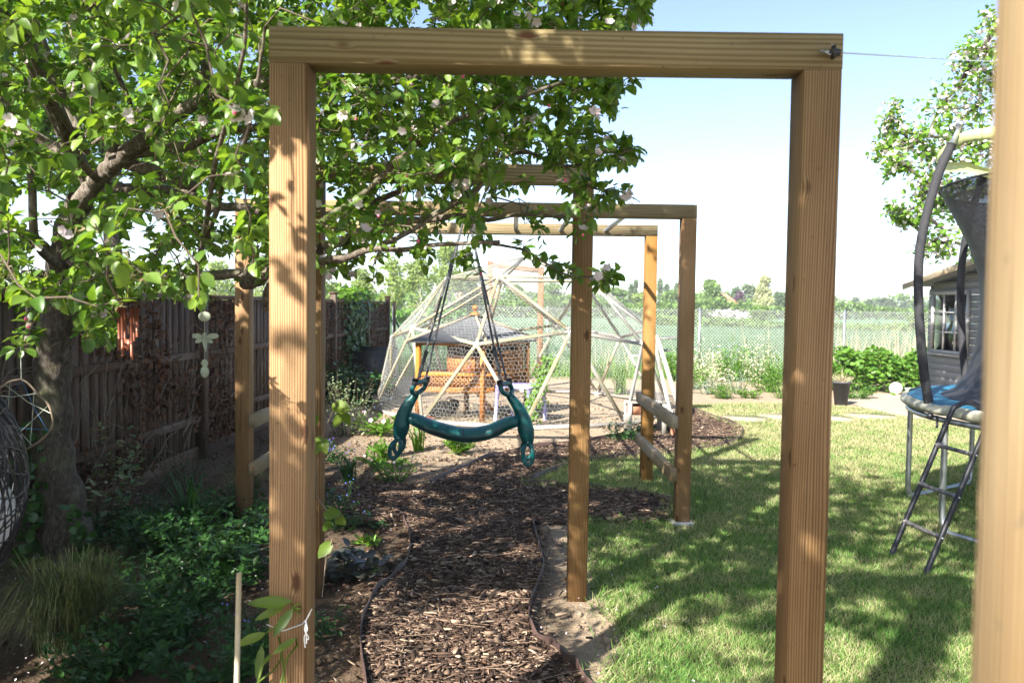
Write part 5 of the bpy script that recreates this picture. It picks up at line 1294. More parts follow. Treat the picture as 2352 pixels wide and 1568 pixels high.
tuft('bulb_leaves', 'grassy bluebell leaves by the bark at the left of the path', 'bulb plant', gr(800, 1105), 40, .22, .22, 'herb', .008, .6)
plant('variegated_shrub', 'variegated shrub with cream edged leaves right of the apple trunk', 'shrub', gr(215, 1215), 330, .36, .85, .075, 'var', .5, stems=13, stemmat='twig')
plant('variegated_shrub', 'cream and green variegated shrub at the fence right of the second arch post', 'shrub', gr(795, 1000), 700, .42, .95, .055, 'var', .5, stems=22, stemmat='twig')
plant('small_leaved_shrub', 'small leaved green shrub against the fence left of the climbing frame', 'shrub', gr(425, 1130), 900, .42, .42, .026, 'herb', .7, stems=26, stemmat='twig')
plant('nettle_clump', 'broad leaved dark green nettles at the foot of the far fence', 'nettles', gr(840, 930), 420, .5, .75, .13, 'ivy', .7, stems=16)
plant('nettle_clump', 'dark green nettle patch behind the variegated shrub', 'nettles', gr(770, 925), 420, .5, .7, .11, 'ivy', .7, stems=16)
plant('peony', 'bright green peony with long leaves behind the green swing', 'peony', gr(1062, 1045), 130, .20, .26, .14, 'bright', .24, stems=9, up=.5)
plant('peony', 'bright green peony at the left of the dome base', 'peony', gr(870, 1000), 170, .3, .3, .15, 'bright', .26, stems=10, up=.4, flowers=('blossom', 3, .03))
plant('peony', 'young bright green peony left of the swing foot rest', 'peony', gr(880, 1075), 100, .2, .36, .15, 'bright', .24, stems=7, up=.5)
plant('pale_flowered_perennial', 'leafy plant with small blue and pink flowers below the swing', 'perennial', gr(905, 1105), 330, .26, .32, .05, 'bright', .5, stems=16, flowers=('blossom', 6, .014))
plant('lungwort', 'grey green leafy plant at the path edge below the peonies', 'perennial', gr(760, 1060), 260, .28, .22, .06, 'herb', .45, stems=14, flowers=('purpleflower', 22, .008))
plant('forget_me_not', 'forget me nots with tiny blue flowers beside the second arch post', 'forget-me-not', gr(785, 1215), 300, .25, .34, .05, 'herb', .45, stems=18, flowers=('blueflower', 24, .005))
plant('forget_me_not', 'forget me nots with blue flowers between cane and foreground post', 'forget-me-not', gr(570, 1500), 200, .18, .26, .04, 'herb', .5, stems=14, flowers=('blueflower', 12, .005))
plant('heuchera', 'heuchera with silvery purple veined leaves at the second arch post', 'heuchera', gr(790, 1330), 130, .24, .2, .095, 'heuch', .95, stems=14, up=.15)
plant('weed', 'small green weed in the soil left of the bark path', 'weed', gr(865, 1210), 40, .10, .05, .07, 'herb', .4, stems=5, up=.3)
plant('weed', 'jagged green weed near the heuchera', 'weed', gr(835, 1255), 45, .1, .07, .075, 'bright', .35, stems=5, up=.4)
plant('groundcover_plant', 'small leafy plant at the right foot of the foreground left post', 'perennial', gr(745, 1460), 160, .14, .14, .035, 'herb', .5, stems=10)
plant('heuchera_seedling', 'red tinged young plant on the soil at the bottom edge', 'seedling', gr(455, 1600), 26, .08, .12, .04, 'deadleaf', .8, stems=4)
plant('bramble', 'leafy strawberry like plant at the dome corner by the bark', 'perennial', gr(1440, 1012), 320, .32, .28, .06, 'herb', .7, stems=16)
tuft('daffodils', 'daffodil leaves beyond the right of the dome', 'bulb plant', gr(1425, 905), 60, .3, .5, 'bright', .010, .5)
# far bed plants
fb = [((1650, 892), 'creamflower', .4, .6, .06, 'low cream leaved plant in front of the bright green clump', 'shrub'), ((1765, 900), 'hedgeleaf', .4, .45, .07, 'low green plant filling the bed before the tall cream shrub', 'perennial'), ((1590, 893), 'tallgrass', .35, .6, .08, 'grassy plant between the silver mounds of the far bed', 'perennial'), ((1665, 915), 'hedgeleaf', .3, .3, .05, 'small green plant right of the front silver mound', 'perennial'), ((1905, 895), 'hedgeleaf', .5, .7, .07, 'leafy plant beside the dark grey pot', 'perennial'), ((1965, 915), 'hedgeleaf', .4, .35, .06, 'straggly green plant at the right of the dark grey pot', 'perennial'),
      ((1625, 905), 'silver', .28, .35, .03, 'mound of silver lavender at the front of the far bed', 'lavender'), ((1700, 905), 'silver', .3, .55, .035, 'silver leaved mound beside bright leaves in the far bed', 'lavender'), ((1570, 903), 'silver', .25, .35, .03, 'small silver mound behind the right climbing frame post', 'lavender'),
      ((1615, 880), 'creamflower', .4, 1.0, .07, 'cream leaved shrub at the left of the far bed', 'shrub'), ((1740, 880), 'creamflower', .45, 1.25, .06, 'tall cream variegated shrub in the middle of the far bed', 'shrub'),
      ((1685, 875), 'tallgrass', .5, 1.0, .10, 'bright green leafy clump between the cream shrubs', 'perennial'), ((1790, 885), 'hedgeleaf', .55, .9, .08, 'dense green shrub beside the right arch post', 'shrub'), ((1725, 915), 'bright', .3, .2, .10, 'low bright green leaves at the front of the far bed', 'perennial'), ((1800, 915), 'tallgrass', .3, .3, .05, 'feathery low green plant at the front right of the far bed', 'perennial'), ((1555, 875), 'tallgrass', .45, .9, .1, 'green leafy clump behind the bark bed', 'perennial'), ((1840, 888), 'hedgeleaf', .5, .8, .07, 'green shrub hidden behind the right arch post', 'shrub')]
for (sx, sy), mt_, r_, h_, L_, lab, cat in fb:
    plant('bed_' + ('lavender' if cat == 'lavender' else cat), lab, cat, gr(sx, sy), 620 if mt_ != 'bright' else 90, r_, h_, L_, mt_, .5, stems=22, up=.5, group='plants in the far bed')
# nettle hedge
hb0 = gr(1950, 905); hedge = thing('nettle_hedge', 'long bank of bright green bindweed and nettles left of the shed', 'hedge', (6.6, 15.3, 0))
n = 9500; x = rng.uniform(6.15, 12.0, n); y = np.where(x < 7.4, rng.normal(15.35, .26, n), rng.normal(15.5, .25, n)); hmax = .74 + .07 * np.sin(x * 3.1) + .08 * np.sin(x * 7.3); hmax = np.where(x < 6.3, hmax * .6, hmax)
z = hmax * np.sqrt(np.clip(1 - ((y - np.where(x < 7.4, 15.35, 15.5)) / .8) ** 2, 0.02, 1)) * rng.random(n) ** .55
mb = MB(); mb.leaves(np.c_[x, y, z], unit(n) * [1, 1, .5] + [0, -.5, .1], unit(n) * .6 + [0, -.4, .9], rng.uniform(.06, .13, n), .75, 'leaf', rnd=np.clip(rng.normal(.5, .25, n), 0, 1)); obj('foliage', mb, M['hedgeleaf'], hedge)
# rough grass at the fence
mb = MB(); n = 15000; x = rng.uniform(-2.6, 12.5, n); y = CY + rng.normal(.25, .45, n)
L_ = rng.gamma(5, .06, n).clip(.08, .62); mb.leaves(np.c_[x, y, np.zeros(n)], unit(n) * .28 + [0, 0, 1], unit(n), L_, .03, 'blade')
stuff('fence_grass', mb, M['tallgrass'], 'long rough green grass along the chain link fence', 'long grass')
mb = MB(); n = 1000; x = np.where(rng.random(n) < .8, rng.uniform(6.8, 12.3, n), rng.uniform(1, 12, n)); y = CY + rng.normal(.1, .4, n)
mb.leaves(np.c_[x, y, np.zeros(n)], unit(n) * .30 + [0, 0, 1], unit(n), rng.uniform(.7, 1.45, n), .012, 'blade'); stuff('dry_stems', mb, M['straw'], 'pale dry grass stems standing along the chain link fence', 'dry grass')
mb = MB(); n = 150000; y = FIELD_Y + 1.2 + (rng.random(n) ** 1.7) * 46; x = rng.uniform(-.75, .85, n) * y
mb.leaves(np.c_[x, y, np.zeros(n)], unit(n) * .35 + [0, 0, 1], unit(n), rng.uniform(.2, .34, n), .07, 'tri'); 
stuff('wheat', mb, M['wheat'], 'young blue green wheat covering the field', 'wheat')
# dead ivy and stems on the fence
di = thing('dead_ivy', 'withered brown ivy clinging to the fence', 'ivy', (fx(6.5), 6.5, 0))
n = 5200; y = np.where(rng.random(n) < .68, rng.uniform(5.3, 8.6, n), rng.uniform(11.5, 17, n)); z = rng.uniform(.12, 1.56, n)
den = (np.sin(y * 4.1) + np.sin(z * 5 + y * 2.3) + rng.normal(0, .5, n)) > -.1; den |= y > 11; y = y[den]; z = z[den]; n = len(y)
P = np.c_[fx(y) + rng.uniform(.0, .05, n), y, z]; mb = MB(); mb.leaves(P, unit(n) * [.5, 1, 1] + [0, 0, -.7], unit(n) * .6 + [1, 0, 0], rng.uniform(.025, .06, n), .9, 'leaf', fold=3); obj('withered_leaves', mb, M['deadleaf'], di)
mb = MB()
for k in range(110):
    y0 = random.choice((random.uniform(5.2, 9.8), random.uniform(5.2, 9.8), random.uniform(3.2, 5))); z0 = random.uniform(.1, 1.0); pts = [np.array([fx(y0) + .025, y0, z0])]; a = random.uniform(.6, 2.5)
    for s_ in range(random.randint(4, 10)):
        a += random.uniform(-.5, .5); pts.append(pts[-1] + np.array([random.uniform(-.006, .01), math.cos(a) * .085, math.sin(a) * .095]))
    pts = np.array(pts); pts[:, 2] = np.clip(pts[:, 2], .03, 1.6); mb.tube(pts, np.linspace(.005, .002, len(pts)), 4)
obj('vine_stems', mb, M['paletwig'], di)
iv = thing('green_ivy', 'green ivy spilling over the far end of the fence', 'ivy', (fx(14.2), 14.2, 0))
n = 1500; y = rng.normal(14.1, .42, n); z = rng.uniform(.3, 1.75, n); mb = MB(); mb.leaves(np.c_[fx(y) + rng.uniform(-.05, .14, n) + .1 * (z > 1.5) * rng.normal(0, 1, n), y, z], unit(n) * [.6, 1, 1] + [0, 0, -.6], unit(n) * .5 + [1, -.2, .3], rng.uniform(.05, .1, n), .95, 'leaf'); obj('leaves', mb, M['ivy'], iv)
n = 260; mb = MB(); mb.leaves(np.c_[fx(14.1) + rng.normal(0, .12, n), rng.normal(14, .45, n), 1.6 + rng.random(n) * .22], unit(n) + [0, 0, .3], unit(n) + [0, 0, 1], rng.uniform(.05, .1, n), .9, 'leaf'); obj('top_leaves', mb, M['bright'], iv)
tk = thing('trunk_ivy', 'dark ivy climbing the foot of the apple trunk', 'ivy', tuple(gr(110, 1285)))
n = 300; a = rng.uniform(0, 1, n); p0 = at(70, 1290, 4.5); p1 = at(72, 980, 4.5); mb = MB(); P = p0 + (p1 - p0) * a[:, None] + rng.normal(0, .05, (n, 3)); q0 = at(195, 1290, 4.4); q1 = at(165, 1080, 4.45); P[::5] = (q0 + (q1 - q0) * a[::5, None] * .6) + rng.normal(0, .03, (len(P[::5]), 3)); P[:, 2] = np.maximum(P[:, 2], .02)
mb.leaves(P, unit(n) + [0, -.3, -.5], unit(n) * .5 + [0, -1, .3], rng.uniform(.03, .065, n), .95, 'leaf'); obj('leaves', mb, M['ivy'], tk)
# ivy on the dome strut
id_ = thing('dome_ivy', 'ivy trailing down the dome strut beside the lilac table', 'ivy', tuple(gr(1225, 985)))
n = 420; a = rng.random(n); mb = MB(); pa = at(1262, 820, 10.15); pb = at(1242, 880, 10.1); pc = at(1212, 965, 10.0)
P = np.where((a < .4)[:, None], pa + (pb - pa) * (a / .4)[:, None], pb + (pc - pb) * ((a - .4) / .6)[:, None]) + rng.normal(0, .055, (n, 3)) * [1, .6, 1]
mb.leaves(P, unit(n) + [0, -.2, -.5], unit(n) * .6 + [0, -.8, .6], rng.uniform(.03, .06, n), .95, 'leaf'); obj('leaves', mb, M['bright'], id_)
mb = MB(); mb.tube([pa, pb, pc, pc * [1, 1, 0]], .006, 5); obj('stem', mb, M['twig'], id_)

# clematis on the foreground left post
cm = thing('clematis', 'young clematis with long leaves tied to the foreground left post with white string', 'clematis', tuple(at(660, 1560, 2.07) * [1, 1, 0]))
YP = 2.085
def cp(sx, sy, y=YP): return at(sx, sy, y)
mb = MB()
for a, b_, Wd in (((672, 1380), (567, 1384), .26), ((655, 1390), (585, 1422), .26), ((673, 1396), (626, 1462), .30), ((612, 1452), (538, 1482), .28), ((602, 1480), (590, 1566), .24), ((680, 1464), (626, 1500), .26), ((625, 1500), (598, 1530), .2)):
    p = cp(*a, YP - .01); q_ = cp(*b_, YP - .05); d = q_ - p; L_ = np.linalg.norm(d); mb.leaves([p], [d], [[.15, -1, .55]], [L_], Wd * 1.15, 'leaf', rnd=np.array([random.random()]), fold=.8)
obj('leaves', mb, M['yellowleaf'], cm)
mb = MB()
for pts in (((690, 1384), (672, 1394), (668, 1380)), ((690, 1398), (673, 1396)), ((690, 1390), (688, 1410), (670, 1396)), ((612, 1452), (640, 1435)), ((640, 1460), (648, 1510), (655, 1568), (658, 1640)), ((680, 1464), (683, 1480), (660, 1510), (645, 1568)), ((648, 1510), (626, 1540), (590, 1568))):
    mb.tube([cp(*p, YP - .004) for p in pts], .0028, 5)
obj('stem', mb, M['yellowleaf'], cm)
mb = MB(); mb.tube([cp(613, 1433), cp(650, 1448), cp(695, 1432, 2.095), at(700, 1425, 2.1), at(712, 1410, 2.12)], .0016, 5)
for k in range(3): mb.tube(smooth_line([at(703, 1426, 2.09), at(706 - 3 * k, 1446, 2.075), at(699 + 5 * k, 1462, 2.078), at(701 + 3 * k, 1486 - 9 * k, 2.08)], 3), .0013, 5)
mb.tube([at(701, 1428, 2.09), at(716, 1398, 2.08)], .0014, 5); obj('string', mb, M['white'], cm)
# vine on the second arch left post
vn = thing('young_vine', 'thin young vine with yellow green leaves on the second arch left post', 'vine', tuple(gr(745, 1370)))
V4 = 4.02; mb = MB()
for a, b_ in (((765, 925), (785, 945)), ((768, 925), (798, 938)), ((785, 950), (770, 975)), ((790, 948), (800, 970)), ((735, 1000), (722, 1040)), ((735, 1005), (748, 1035)), ((742, 1180), (775, 1178)), ((770, 1185), (790, 1200)), ((762, 1240), (735, 1275)), ((700, 990), (724, 960)), ((760, 1195), (745, 1215))):
    p = at(*a, V4); q_ = at(*b_, V4 - .05); mb.leaves([p], [q_ - p], [[.2, -1, .5]], [np.linalg.norm(q_ - p) * 1.15], .62, 'leaf', rnd=np.array([random.random()]))
obj('leaves', mb, M['yellowleaf'], vn)
mb = MB()
for pts in (((740, 1370, 4.05), (748, 1290, 4.03), (762, 1240, 4.0), (772, 1190, 4.0), (745, 1165, 4.02), (728, 1140, 4.03)), ((772, 1190, 4.0), (790, 1180, 4.0)), ((728, 1040, 4.03), (742, 1000, 4.02), (757, 960, 4.0), (772, 930, 4.0), (768, 905, 4.0)), ((728, 1140, 4.03), (726, 1090, 4.04), (728, 1040, 4.03))):
    mb.tube([at(*p) for p in pts], .003, 5)
obj('stem', mb, M['paletwig'], vn)

#@@TREES
# ------------------------------------------------------------------ trees and hedges beyond
def far_tree(name, label, sx, Y, top_sy, w_, mats, n=900, base_frac=.15, lump=7, group='trees beyond the field', trunk=True, shape=1.0, base_sy=None, leaf=None, q=1):
    b = at(sx, 703, Y); b[2] = 0; top = at(sx, top_sy, Y)[2]; H = top; W = w_ / 1829 * Y / 2
    t = thing(name, label, 'tree', tuple(b), group)
    c0 = [];
    for k in range(lump):
        f = random.uniform(base_frac, .92); rr_ = W * (1 - .55 * f ** 2) * shape if shape < 2 else W
        a = random.uniform(0, 2 * PI); rad = rr_ * random.uniform(.2, .75); c0.append((b + [rad * math.cos(a), rad * math.sin(a), f * H], W * random.uniform(.35, .6) * (1.15 - .5 * f), H * random.uniform(.10, .2)))
    c0.append((b + [0, 0, H * .87], W * .35, H * .13)); c0.append((b + [0, 0, H * .5], W * .7, H * .25))
    P = []
    n = int(n * 2.6); per = n // len(c0)
    for c, r0, rz in c0: P.append(c + unit(per) * rng.random((per, 1)) ** .4 * np.array([r0, r0, rz]))
    P = np.concatenate(P); P[:, 2] = P[:, 2].clip(.1, H * 1.0); m = len(P)
    s_ = (leaf or max(.28, Y * .0042)) * .68
    mb = MB(); mb.leaves(P, unit(m), unit(m) + [0, -.3, .8], rng.uniform(.6, 1.3, m) * s_, .8, 'quad', rnd=np.clip(rng.normal(.5, .25, m), 0, 1)); obj('crown', mb, M[mats], t)
    if trunk:
        mb = MB(); mb.tube([b, b + [W * .05, 0, H * .3], b + [0, 0, H * .55], b + [W * .05, 0, H * .85]], [H * .022, H * .017, H * .011, .03], 7)
        for k in range(7):
            c, r0, rz = c0[k % len(c0)]; z0 = H * random.uniform(.2, .55); mb.tube([b + [0, 0, z0], (b + c) / 2 + [0, 0, z0 * .3], c], [H * .009, H * .006, .02], 5)
        obj('trunk', mb, M['bark'] if mats != 'ft_willow' else M['greywood'], t)
    return t
M['ft_willow'] = m_leaf('pale_willow_leaf', (.15, .24, .05), (.34, .42, .12), .4, .6)
M['ft_green'] = m_leaf('spring_tree_leaf', (.08, .17, .03), (.22, .34, .08), .4, .6)
M['ft_dark'] = m_leaf('dark_tree_leaf', (.045, .10, .035), (.12, .20, .07), .3, .6)
M['ft_pine'] = m_leaf('pine_needles', (.06, .10, .06), (.15, .21, .12), .2, .7)
M['ft_poplar'] = m_leaf('poplar_leaf', (.09, .15, .07), (.20, .28, .13), .3, .6)
M['ft_purple'] = m_leaf('copper_beech_leaf', (.055, .025, .05), (.15, .07, .12), .2, .6, tcol=(1, .8, 1))
M['ft_pale'] = m_leaf('pale_yellow_leaf', (.28, .32, .14), (.50, .52, .28), .4, .6)
for sx, Y, ty, w_, mt_, n, lab in [
 (745, 62, 600, 110, 'ft_willow', 900, 'pale willow beyond the field nearest the arch post'), (830, 70, 615, 110, 'ft_willow', 900, 'thin pale willow with bare stems above the ivy'), (900, 66, 590, 100, 'ft_willow', 850, 'tall pale willow left of the swing ropes'),
 (965, 75, 600, 120, 'ft_willow', 1000, 'pale willow directly behind the left swing rope'), (1030, 80, 555, 150, 'ft_willow', 1500, 'tallest pale green willow behind the dome'), (1085, 82, 610, 100, 'ft_green', 1100, 'rounded green tree behind the right swing rope'), (680, 70, 590, 120, 'ft_willow', 700, 'pale willow hidden behind the arch post'), (600, 75, 600, 140, 'ft_willow', 700, 'pale willow seen left of the arch post'), (500, 75, 600, 150, 'ft_willow', 700, 'pale willow above the fence behind the mobile'),
 (380, 80, 610, 160, 'ft_willow', 600, 'pale willow above the fence left of the mobile'),
 (1180, 150, 655, 110, 'ft_green', 700, 'low rounded tree behind the top of the dome'), (1265, 150, 652, 130, 'ft_green', 800, 'round topped green tree behind the right of the dome'), (1340, 150, 664, 110, 'ft_green', 700, 'green tree behind the second arch right post'), (1310, 140, 680, 60, 'ft_dark', 500, 'dark bush tree behind the dome'), (1410, 150, 662, 110, 'ft_green', 800, 'green tree right of the second arch post'), (1480, 150, 675, 90, 'ft_willow', 600, 'pale tree behind the far climbing frame post'), (1540, 150, 668, 80, 'ft_green', 600, 'pale green tree behind the climbing frame beam posts'),
 (1630, 135, 642, 92, 'ft_green', 1400, 'broad spreading oak right of the climbing frame'), (1690, 170, 660, 60, 'ft_dark', 500, 'dark tree behind the orange roofed house'), (1590, 150, 676, 60, 'ft_green', 500, 'low green tree left of the spreading oak'),
 (1755, 160, 633, 62, 'ft_pale', 900, 'tall pale yellow tree left of the right arch post'), (1785, 160, 672, 60, 'ft_dark', 500, 'dark green tree under the pale yellow tree'), (1815, 160, 675, 60, 'ft_dark', 500, 'dark green tree against the right arch post'), (1850, 160, 672, 70, 'ft_dark', 400, 'dark tree hidden behind the right arch post'), (1725, 170, 655, 60, 'ft_poplar', 500, 'greyish tree behind the copper beech'),
 (1662, 180, 672, 60, 'ft_poplar', 400, 'grey green tree left of the copper beech')]:
    far_tree('willow_tree' if mt_ == 'ft_willow' else 'broadleaf_tree', lab, sx, Y, ty, w_, mt_, n, base_frac=.12)
far_tree('copper_beech', 'dark purple copper beech beside the orange roofed house', 1700, 150, 670, 34, 'ft_purple', 600, base_frac=.05, shape=1.2)
for sx, ty, lab in ((1448, 655, 'slim poplar left of the far climbing frame post'), (1460, 643, 'taller slim poplar touching the far climbing frame post'), (1515, 640, 'tallest poplar between the climbing frame posts'), (1530, 655, 'short poplar between the climbing frame posts'), (1552, 650, 'poplar touching the near climbing frame post'), (1270, 660, 'slim poplar above the dome')):
    far_tree('poplar_tree', lab, sx, 190, ty, 12, 'ft_poplar', 320, base_frac=.1, lump=10, group='poplars on the skyline', leaf=.8)
for k, (sx, ty, w_) in enumerate(((1965, 684, 40), (1995, 688, 36), (2025, 686, 34), (2050, 690, 34), (2078, 694, 36), (2110, 685, 44), (2145, 690, 40), (1940, 696, 30), (2180, 688, 44), (2220, 684, 50), (2270, 688, 50))):
    far_tree('pine_tree', ['rounded dark pine nearest the right arch post on the skyline', 'second pine from the right arch post on the skyline', 'third pine from the right arch post on the skyline', 'middle pine of the skyline row', 'pale pine in the gap right of the middle pine', 'pine just left of the padded trampoline pole', 'pine seen behind the trampoline pole', 'low pine touching the right arch post', 'pine behind the shed', 'pine hidden behind the shed roof', 'pine behind the safety net'][k], sx, 210, ty, w_, 'ft_pine', 420, base_frac=.2, lump=6, group='pines on the skyline', leaf=.95)
# house
hs = thing('brick_house', 'distant house with orange gable between the trees', 'house', tuple(at(1655, 703, 140) * [1, 1, 0]))
b = np.array(hs.location); mb = MB(); mb.box(b + [0, 0, 1.3], (4.4, 5, 2.6)); obj('wall', mb, M['brick'], hs)
mb = MB(); mb.add([b + [x, y, z] for x, y, z in ((-2.5, -3, 2.5), (2.5, -3, 2.5), (0, -3, 4.3), (-2.5, 3, 2.5), (2.5, 3, 2.5), (0, 3, 4.3))], tris=[[0, 1, 2], [3, 5, 4]], quads=[[0, 2, 5, 3], [1, 4, 5, 2]]); obj('roof', mb, M['tile'], hs)
hs = thing('brick_house', 'low pink brick building seen through the dome wire', 'house', tuple(at(1098, 708, 120) * [1, 1, 0]))
b = np.array(hs.location); mb = MB(); mb.box(b + [0, 0, 1.4], (6, 4, 2.8)); obj('wall', mb, M['brick'], hs)
mb = MB(); mb.add([b + [x, y, z] for x, y, z in ((-3.3, -2.3, 2.7), (3.3, -2.3, 2.7), (-2.5, 0, 4.3), (2.5, 0, 4.3), (-3.3, 2.3, 2.7), (3.3, 2.3, 2.7))], quads=[[0, 1, 3, 2], [4, 2, 3, 5]], tris=[[0, 2, 4], [1, 5, 3]]); obj('roof', mb, M['tile'], hs)
hs = thing('white_house', 'distant white building beside the pines', 'house', tuple(at(1938, 708, 200) * [1, 1, 0]))
b = np.array(hs.location); mb = MB(); mb.box(b + [0, 0, 1.8], (5, 4, 3.6)); obj('wall', mb, M['whitewall'], hs); mb = MB(); mb.box(b + [0, 0, 3.7], (5.6, 4.6, .3)); obj('roof', mb, M['concrete'], hs)
# hedges across the field and woodland belt
def hedge_band(name, label, pts, hmin, hmax, n, mat, s_, cat='hedge', stf=False):
    pts = np.array(pts); seg = np.linalg.norm(np.diff(pts, axis=0), axis=1); cum = np.r_[0, np.cumsum(seg)]; u = rng.random(n) * cum[-1]
    x = np.interp(u, cum, pts[:, 0]); y = np.interp(u, cum, pts[:, 1]); hh = hmin + (hmax - hmin) * (.5 + .35 * np.sin(u * .21 + 1) + .15 * np.sin(u * .9))
    P = np.c_[x + rng.normal(0, s_, n), y + rng.normal(0, s_ * 1.5, n), hh * rng.random(n) ** .7]
    mb = MB(); mb.leaves(P, unit(n), unit(n) + [0, -.3, .8], rng.uniform(.6, 1.3, n) * s_, .8, 'quad', rnd=np.clip(rng.normal(.5, .25, n), 0, 1))
    if stf: return stuff(name, mb, M[mat], label, cat)
    return tag(obj(name, mb, M[mat], origin=(pts[0][0], pts[0][1], 0)), label, cat)
g1 = lambda sx, Y: tuple((at(sx, 705, Y))[:2])
hedge_band('field_hedge', 'low green hedge crossing the field behind the chain link fence', [g1(1480, 74), g1(1600, 70), g1(1800, 66), g1(2150, 60), g1(2500, 56)], .35, .85, 5200, 'ft_green', .26)
far_tree('hawthorn_bush', 'rounded bush standing in the low field hedge', 1750, 64, 704, 95, 'ft_green', 900, base_frac=.1, trunk=False, group='bushes in the field hedge', leaf=.25)
far_tree('hawthorn_bush', 'pale hawthorn bush in the field hedge left of the shed', 2112, 58, 712, 60, 'ft_green', 600, base_frac=.1, trunk=False, group='bushes in the field hedge', leaf=.25)
hedge_band('far_hedge', 'long hedge at the far side of the wheat field', [g1(250, 100), g1(1100, 105), g1(1500, 125), g1(2000, 150), g1(2500, 150)], 1.6, 3.4, 9000, 'ft_green', .6)
hedge_band('blossom_hedge', 'white blossoming hawthorn hedge in front of the distant house', [g1(1640, 120), g1(1720, 120)], .2, 1.4, 230, 'bl_white', .36)
hedge_band('far_woodland', 'far belt of trees closing the horizon', [(-300, 250), (-60, 240), (60, 240), (220, 260), (420, 300)], 3.5, 7.2, 34000, 'ft_green', .9, 'woodland', True)
hedge_band('left_scrub', 'bright low scrub along the left end of the field', [g1(250, 58), g1(700, 60), g1(1060, 66)], .5, 1.9, 6000, 'tallgrass', .3)
# neighbour tree behind the fence, upper left
def leafy_tree(name, label, base, H, crown, mats, n, leafsz, trunkr, flowers=0, group=None, lumps=None, trunk_pts=None):
    base = np.asarray(base, float); t = thing(name, label, 'tree', tuple(base), group)
    mb = MB(); tp_ = trunk_pts if trunk_pts is not None else [base, base + [0, 0, H * .4], base + [.05, 0, H * .75]]
    mb.tube(smooth_line(tp_, 4), np.linspace(trunkr, trunkr * .4, 4 * (len(tp_) - 1) + 1), 9)
    nds = list(smooth_line(tp_, 4)[3:]); 
    for c, r0 in lumps:
        c = np.asarray(c, float); j = int(np.argmin([np.linalg.norm(np.asarray(q_) - c) + abs(q_[2] - c[2]) * .3 for q_ in nds])); a = nds[j]; L_ = np.linalg.norm(c - a)
        pp = smooth_line([a, a * .6 + c * .4 + [0, 0, .06 * L_], c], 4); mb.tube(pp, np.linspace(trunkr * .3, .012, len(pp)), 6); nds += list(pp[3:])
    obj('trunk', mb, M['bark'], t, smooth=True)
    # twig ends
    ncl = n // 7; li = rng.integers(0, len(lumps), ncl); C = np.array([lumps[i][0] for i in li]); Rr = np.array([lumps[i][1] for i in li])
    v = unit(ncl) * rng.random((ncl, 1)) ** .5; E = C + v * Rr[:, None]
    mb = MB(); mb.wires(C + v * Rr[:, None] * .1, E, .004); obj('twigs', mb, M['twig'], t)['kind'] = 'stuff'
    P = np.repeat(E, 7, 0); m = len(P); P = P + rng.normal(0, .05, (m, 3)) ; mb = MB()
    mb.leaves(P, unit(m), unit(m) * .8 + [0, 0, 1] - np.array(SUN_DIR) * .3, rng.uniform(.7, 1.2, m) * leafsz, .85, 'leaf', rnd=np.clip(rng.normal(.5, .25, m), 0, 1)); obj('foliage', mb, M[mats], t)
    if flowers:
        i = rng.integers(0, ncl, flowers); P = E[i] + rng.normal(0, .045, (flowers, 3)); mb = MB()
        for o in range(3): mb.leaves(P, unit(flowers), unit(flowers) + [0, -.6, .3], rng.uniform(.03, .05, flowers), 1.2, 'petal')
        obj('blossom', mb, M['bl_white'], t)
    return t
lum = []
Y2 = 10.4
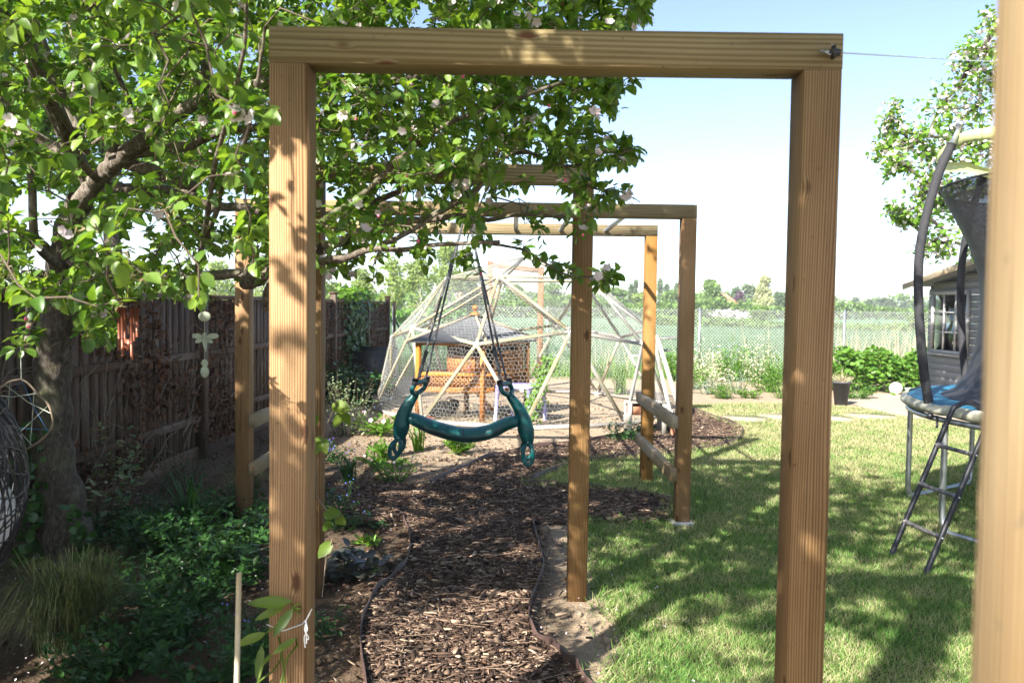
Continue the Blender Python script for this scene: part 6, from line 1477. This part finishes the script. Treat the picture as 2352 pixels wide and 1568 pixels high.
for sx, sy, r_ in ((2040, 300, .22), (2050, 260, .18), (2085, 330, .3), (2120, 310, .3), (2035, 345, .2), (2160, 250, .3), (2200, 200, .36), (2240, 150, .35), (2270, 110, .3), (2190, 300, .36), (2250, 240, .45), (2290, 180, .45), (2160, 370, .34), (2060, 375, .2), (2230, 330, .4), (2130, 420, .3), (2160, 470, .34), (2060, 490, .16), (2080, 505, .15), (2110, 490, .18), (2170, 530, .32), (2140, 560, .2), (2210, 560, .25), (2280, 330, .5), (2290, 60, .25), (2350, 200, .7), (2350, 350, .7), (2400, 100, .7), (2210, 440, .4), (2280, 450, .5), (2450, 300, .8)):
    lum.append((at(sx, sy, Y2 + random.uniform(-.6, .8)), r_))
bs = at(2440, 700, Y2); bs[2] = 0
leafy_tree('apple_tree', 'white blossoming apple tree behind the trampoline on the right', bs, 4.5, None, 'bright', 4600, .07, .14, 1500, lumps=lum, trunk_pts=[bs, bs + [-.1, 0, 1.2], bs + [-.25, 0, 2.2], bs + [-.3, .1, 3.4]])
lum = [(at(sx, sy, 12.5 + random.uniform(-1, 1)), r_) for sx, sy, r_ in ((120, 290, .9), (170, 360, .8), (70, 330, .8), (220, 260, .8), (300, 300, .8), (60, 180, .9), (160, 180, .9), (260, 160, .9), (380, 350, .8), (420, 300, .8), (340, 220, .9), (480, 360, .8), (30, 60, 1.), (160, 60, 1.), (300, 60, 1.), (440, 120, 1.), (560, 240, .9), (-80, 200, 1.2), (560, 100, 1.), (200, 430, .6), (410, 430, .7))]
bs = at(250, 700, 12.5); bs[2] = 0
leafy_tree('neighbour_tree', 'pale green tree behind the fence seen through the apple branches', bs, 6, None, 'bright', 9000, .12, .17, 0, lumps=lum, trunk_pts=[bs, bs + [.1, 0, 1.8], bs + [0, 0, 3.5], bs + [.1, 0, 5.5]])

#@@HAZE
hz = MB(); hz.box((0, 205, 17.5), (760, 440, 37)); ho = obj('haze', hz, M['white']); ho['kind'] = 'stuff'; tag(ho, 'thin pale summer haze over the far fields and trees', 'haze')
hm = bpy.data.materials.new('thin_haze'); hm.use_nodes = True; hn = hm.node_tree; hn.nodes.clear()
hv = hn.nodes.new('ShaderNodeVolumePrincipled'); hv.inputs['Color'].default_value = (.93, .96, 1, 1); hv.inputs['Density'].default_value = 0.0007; hv.inputs['Anisotropy'].default_value = 0.0
hout = hn.nodes.new('ShaderNodeOutputMaterial'); hn.links.new(hv.outputs[0], hout.inputs['Volume'])
ho.data.materials.clear(); ho.data.materials.append(hm)
SC.cycles.volume_bounces = 0
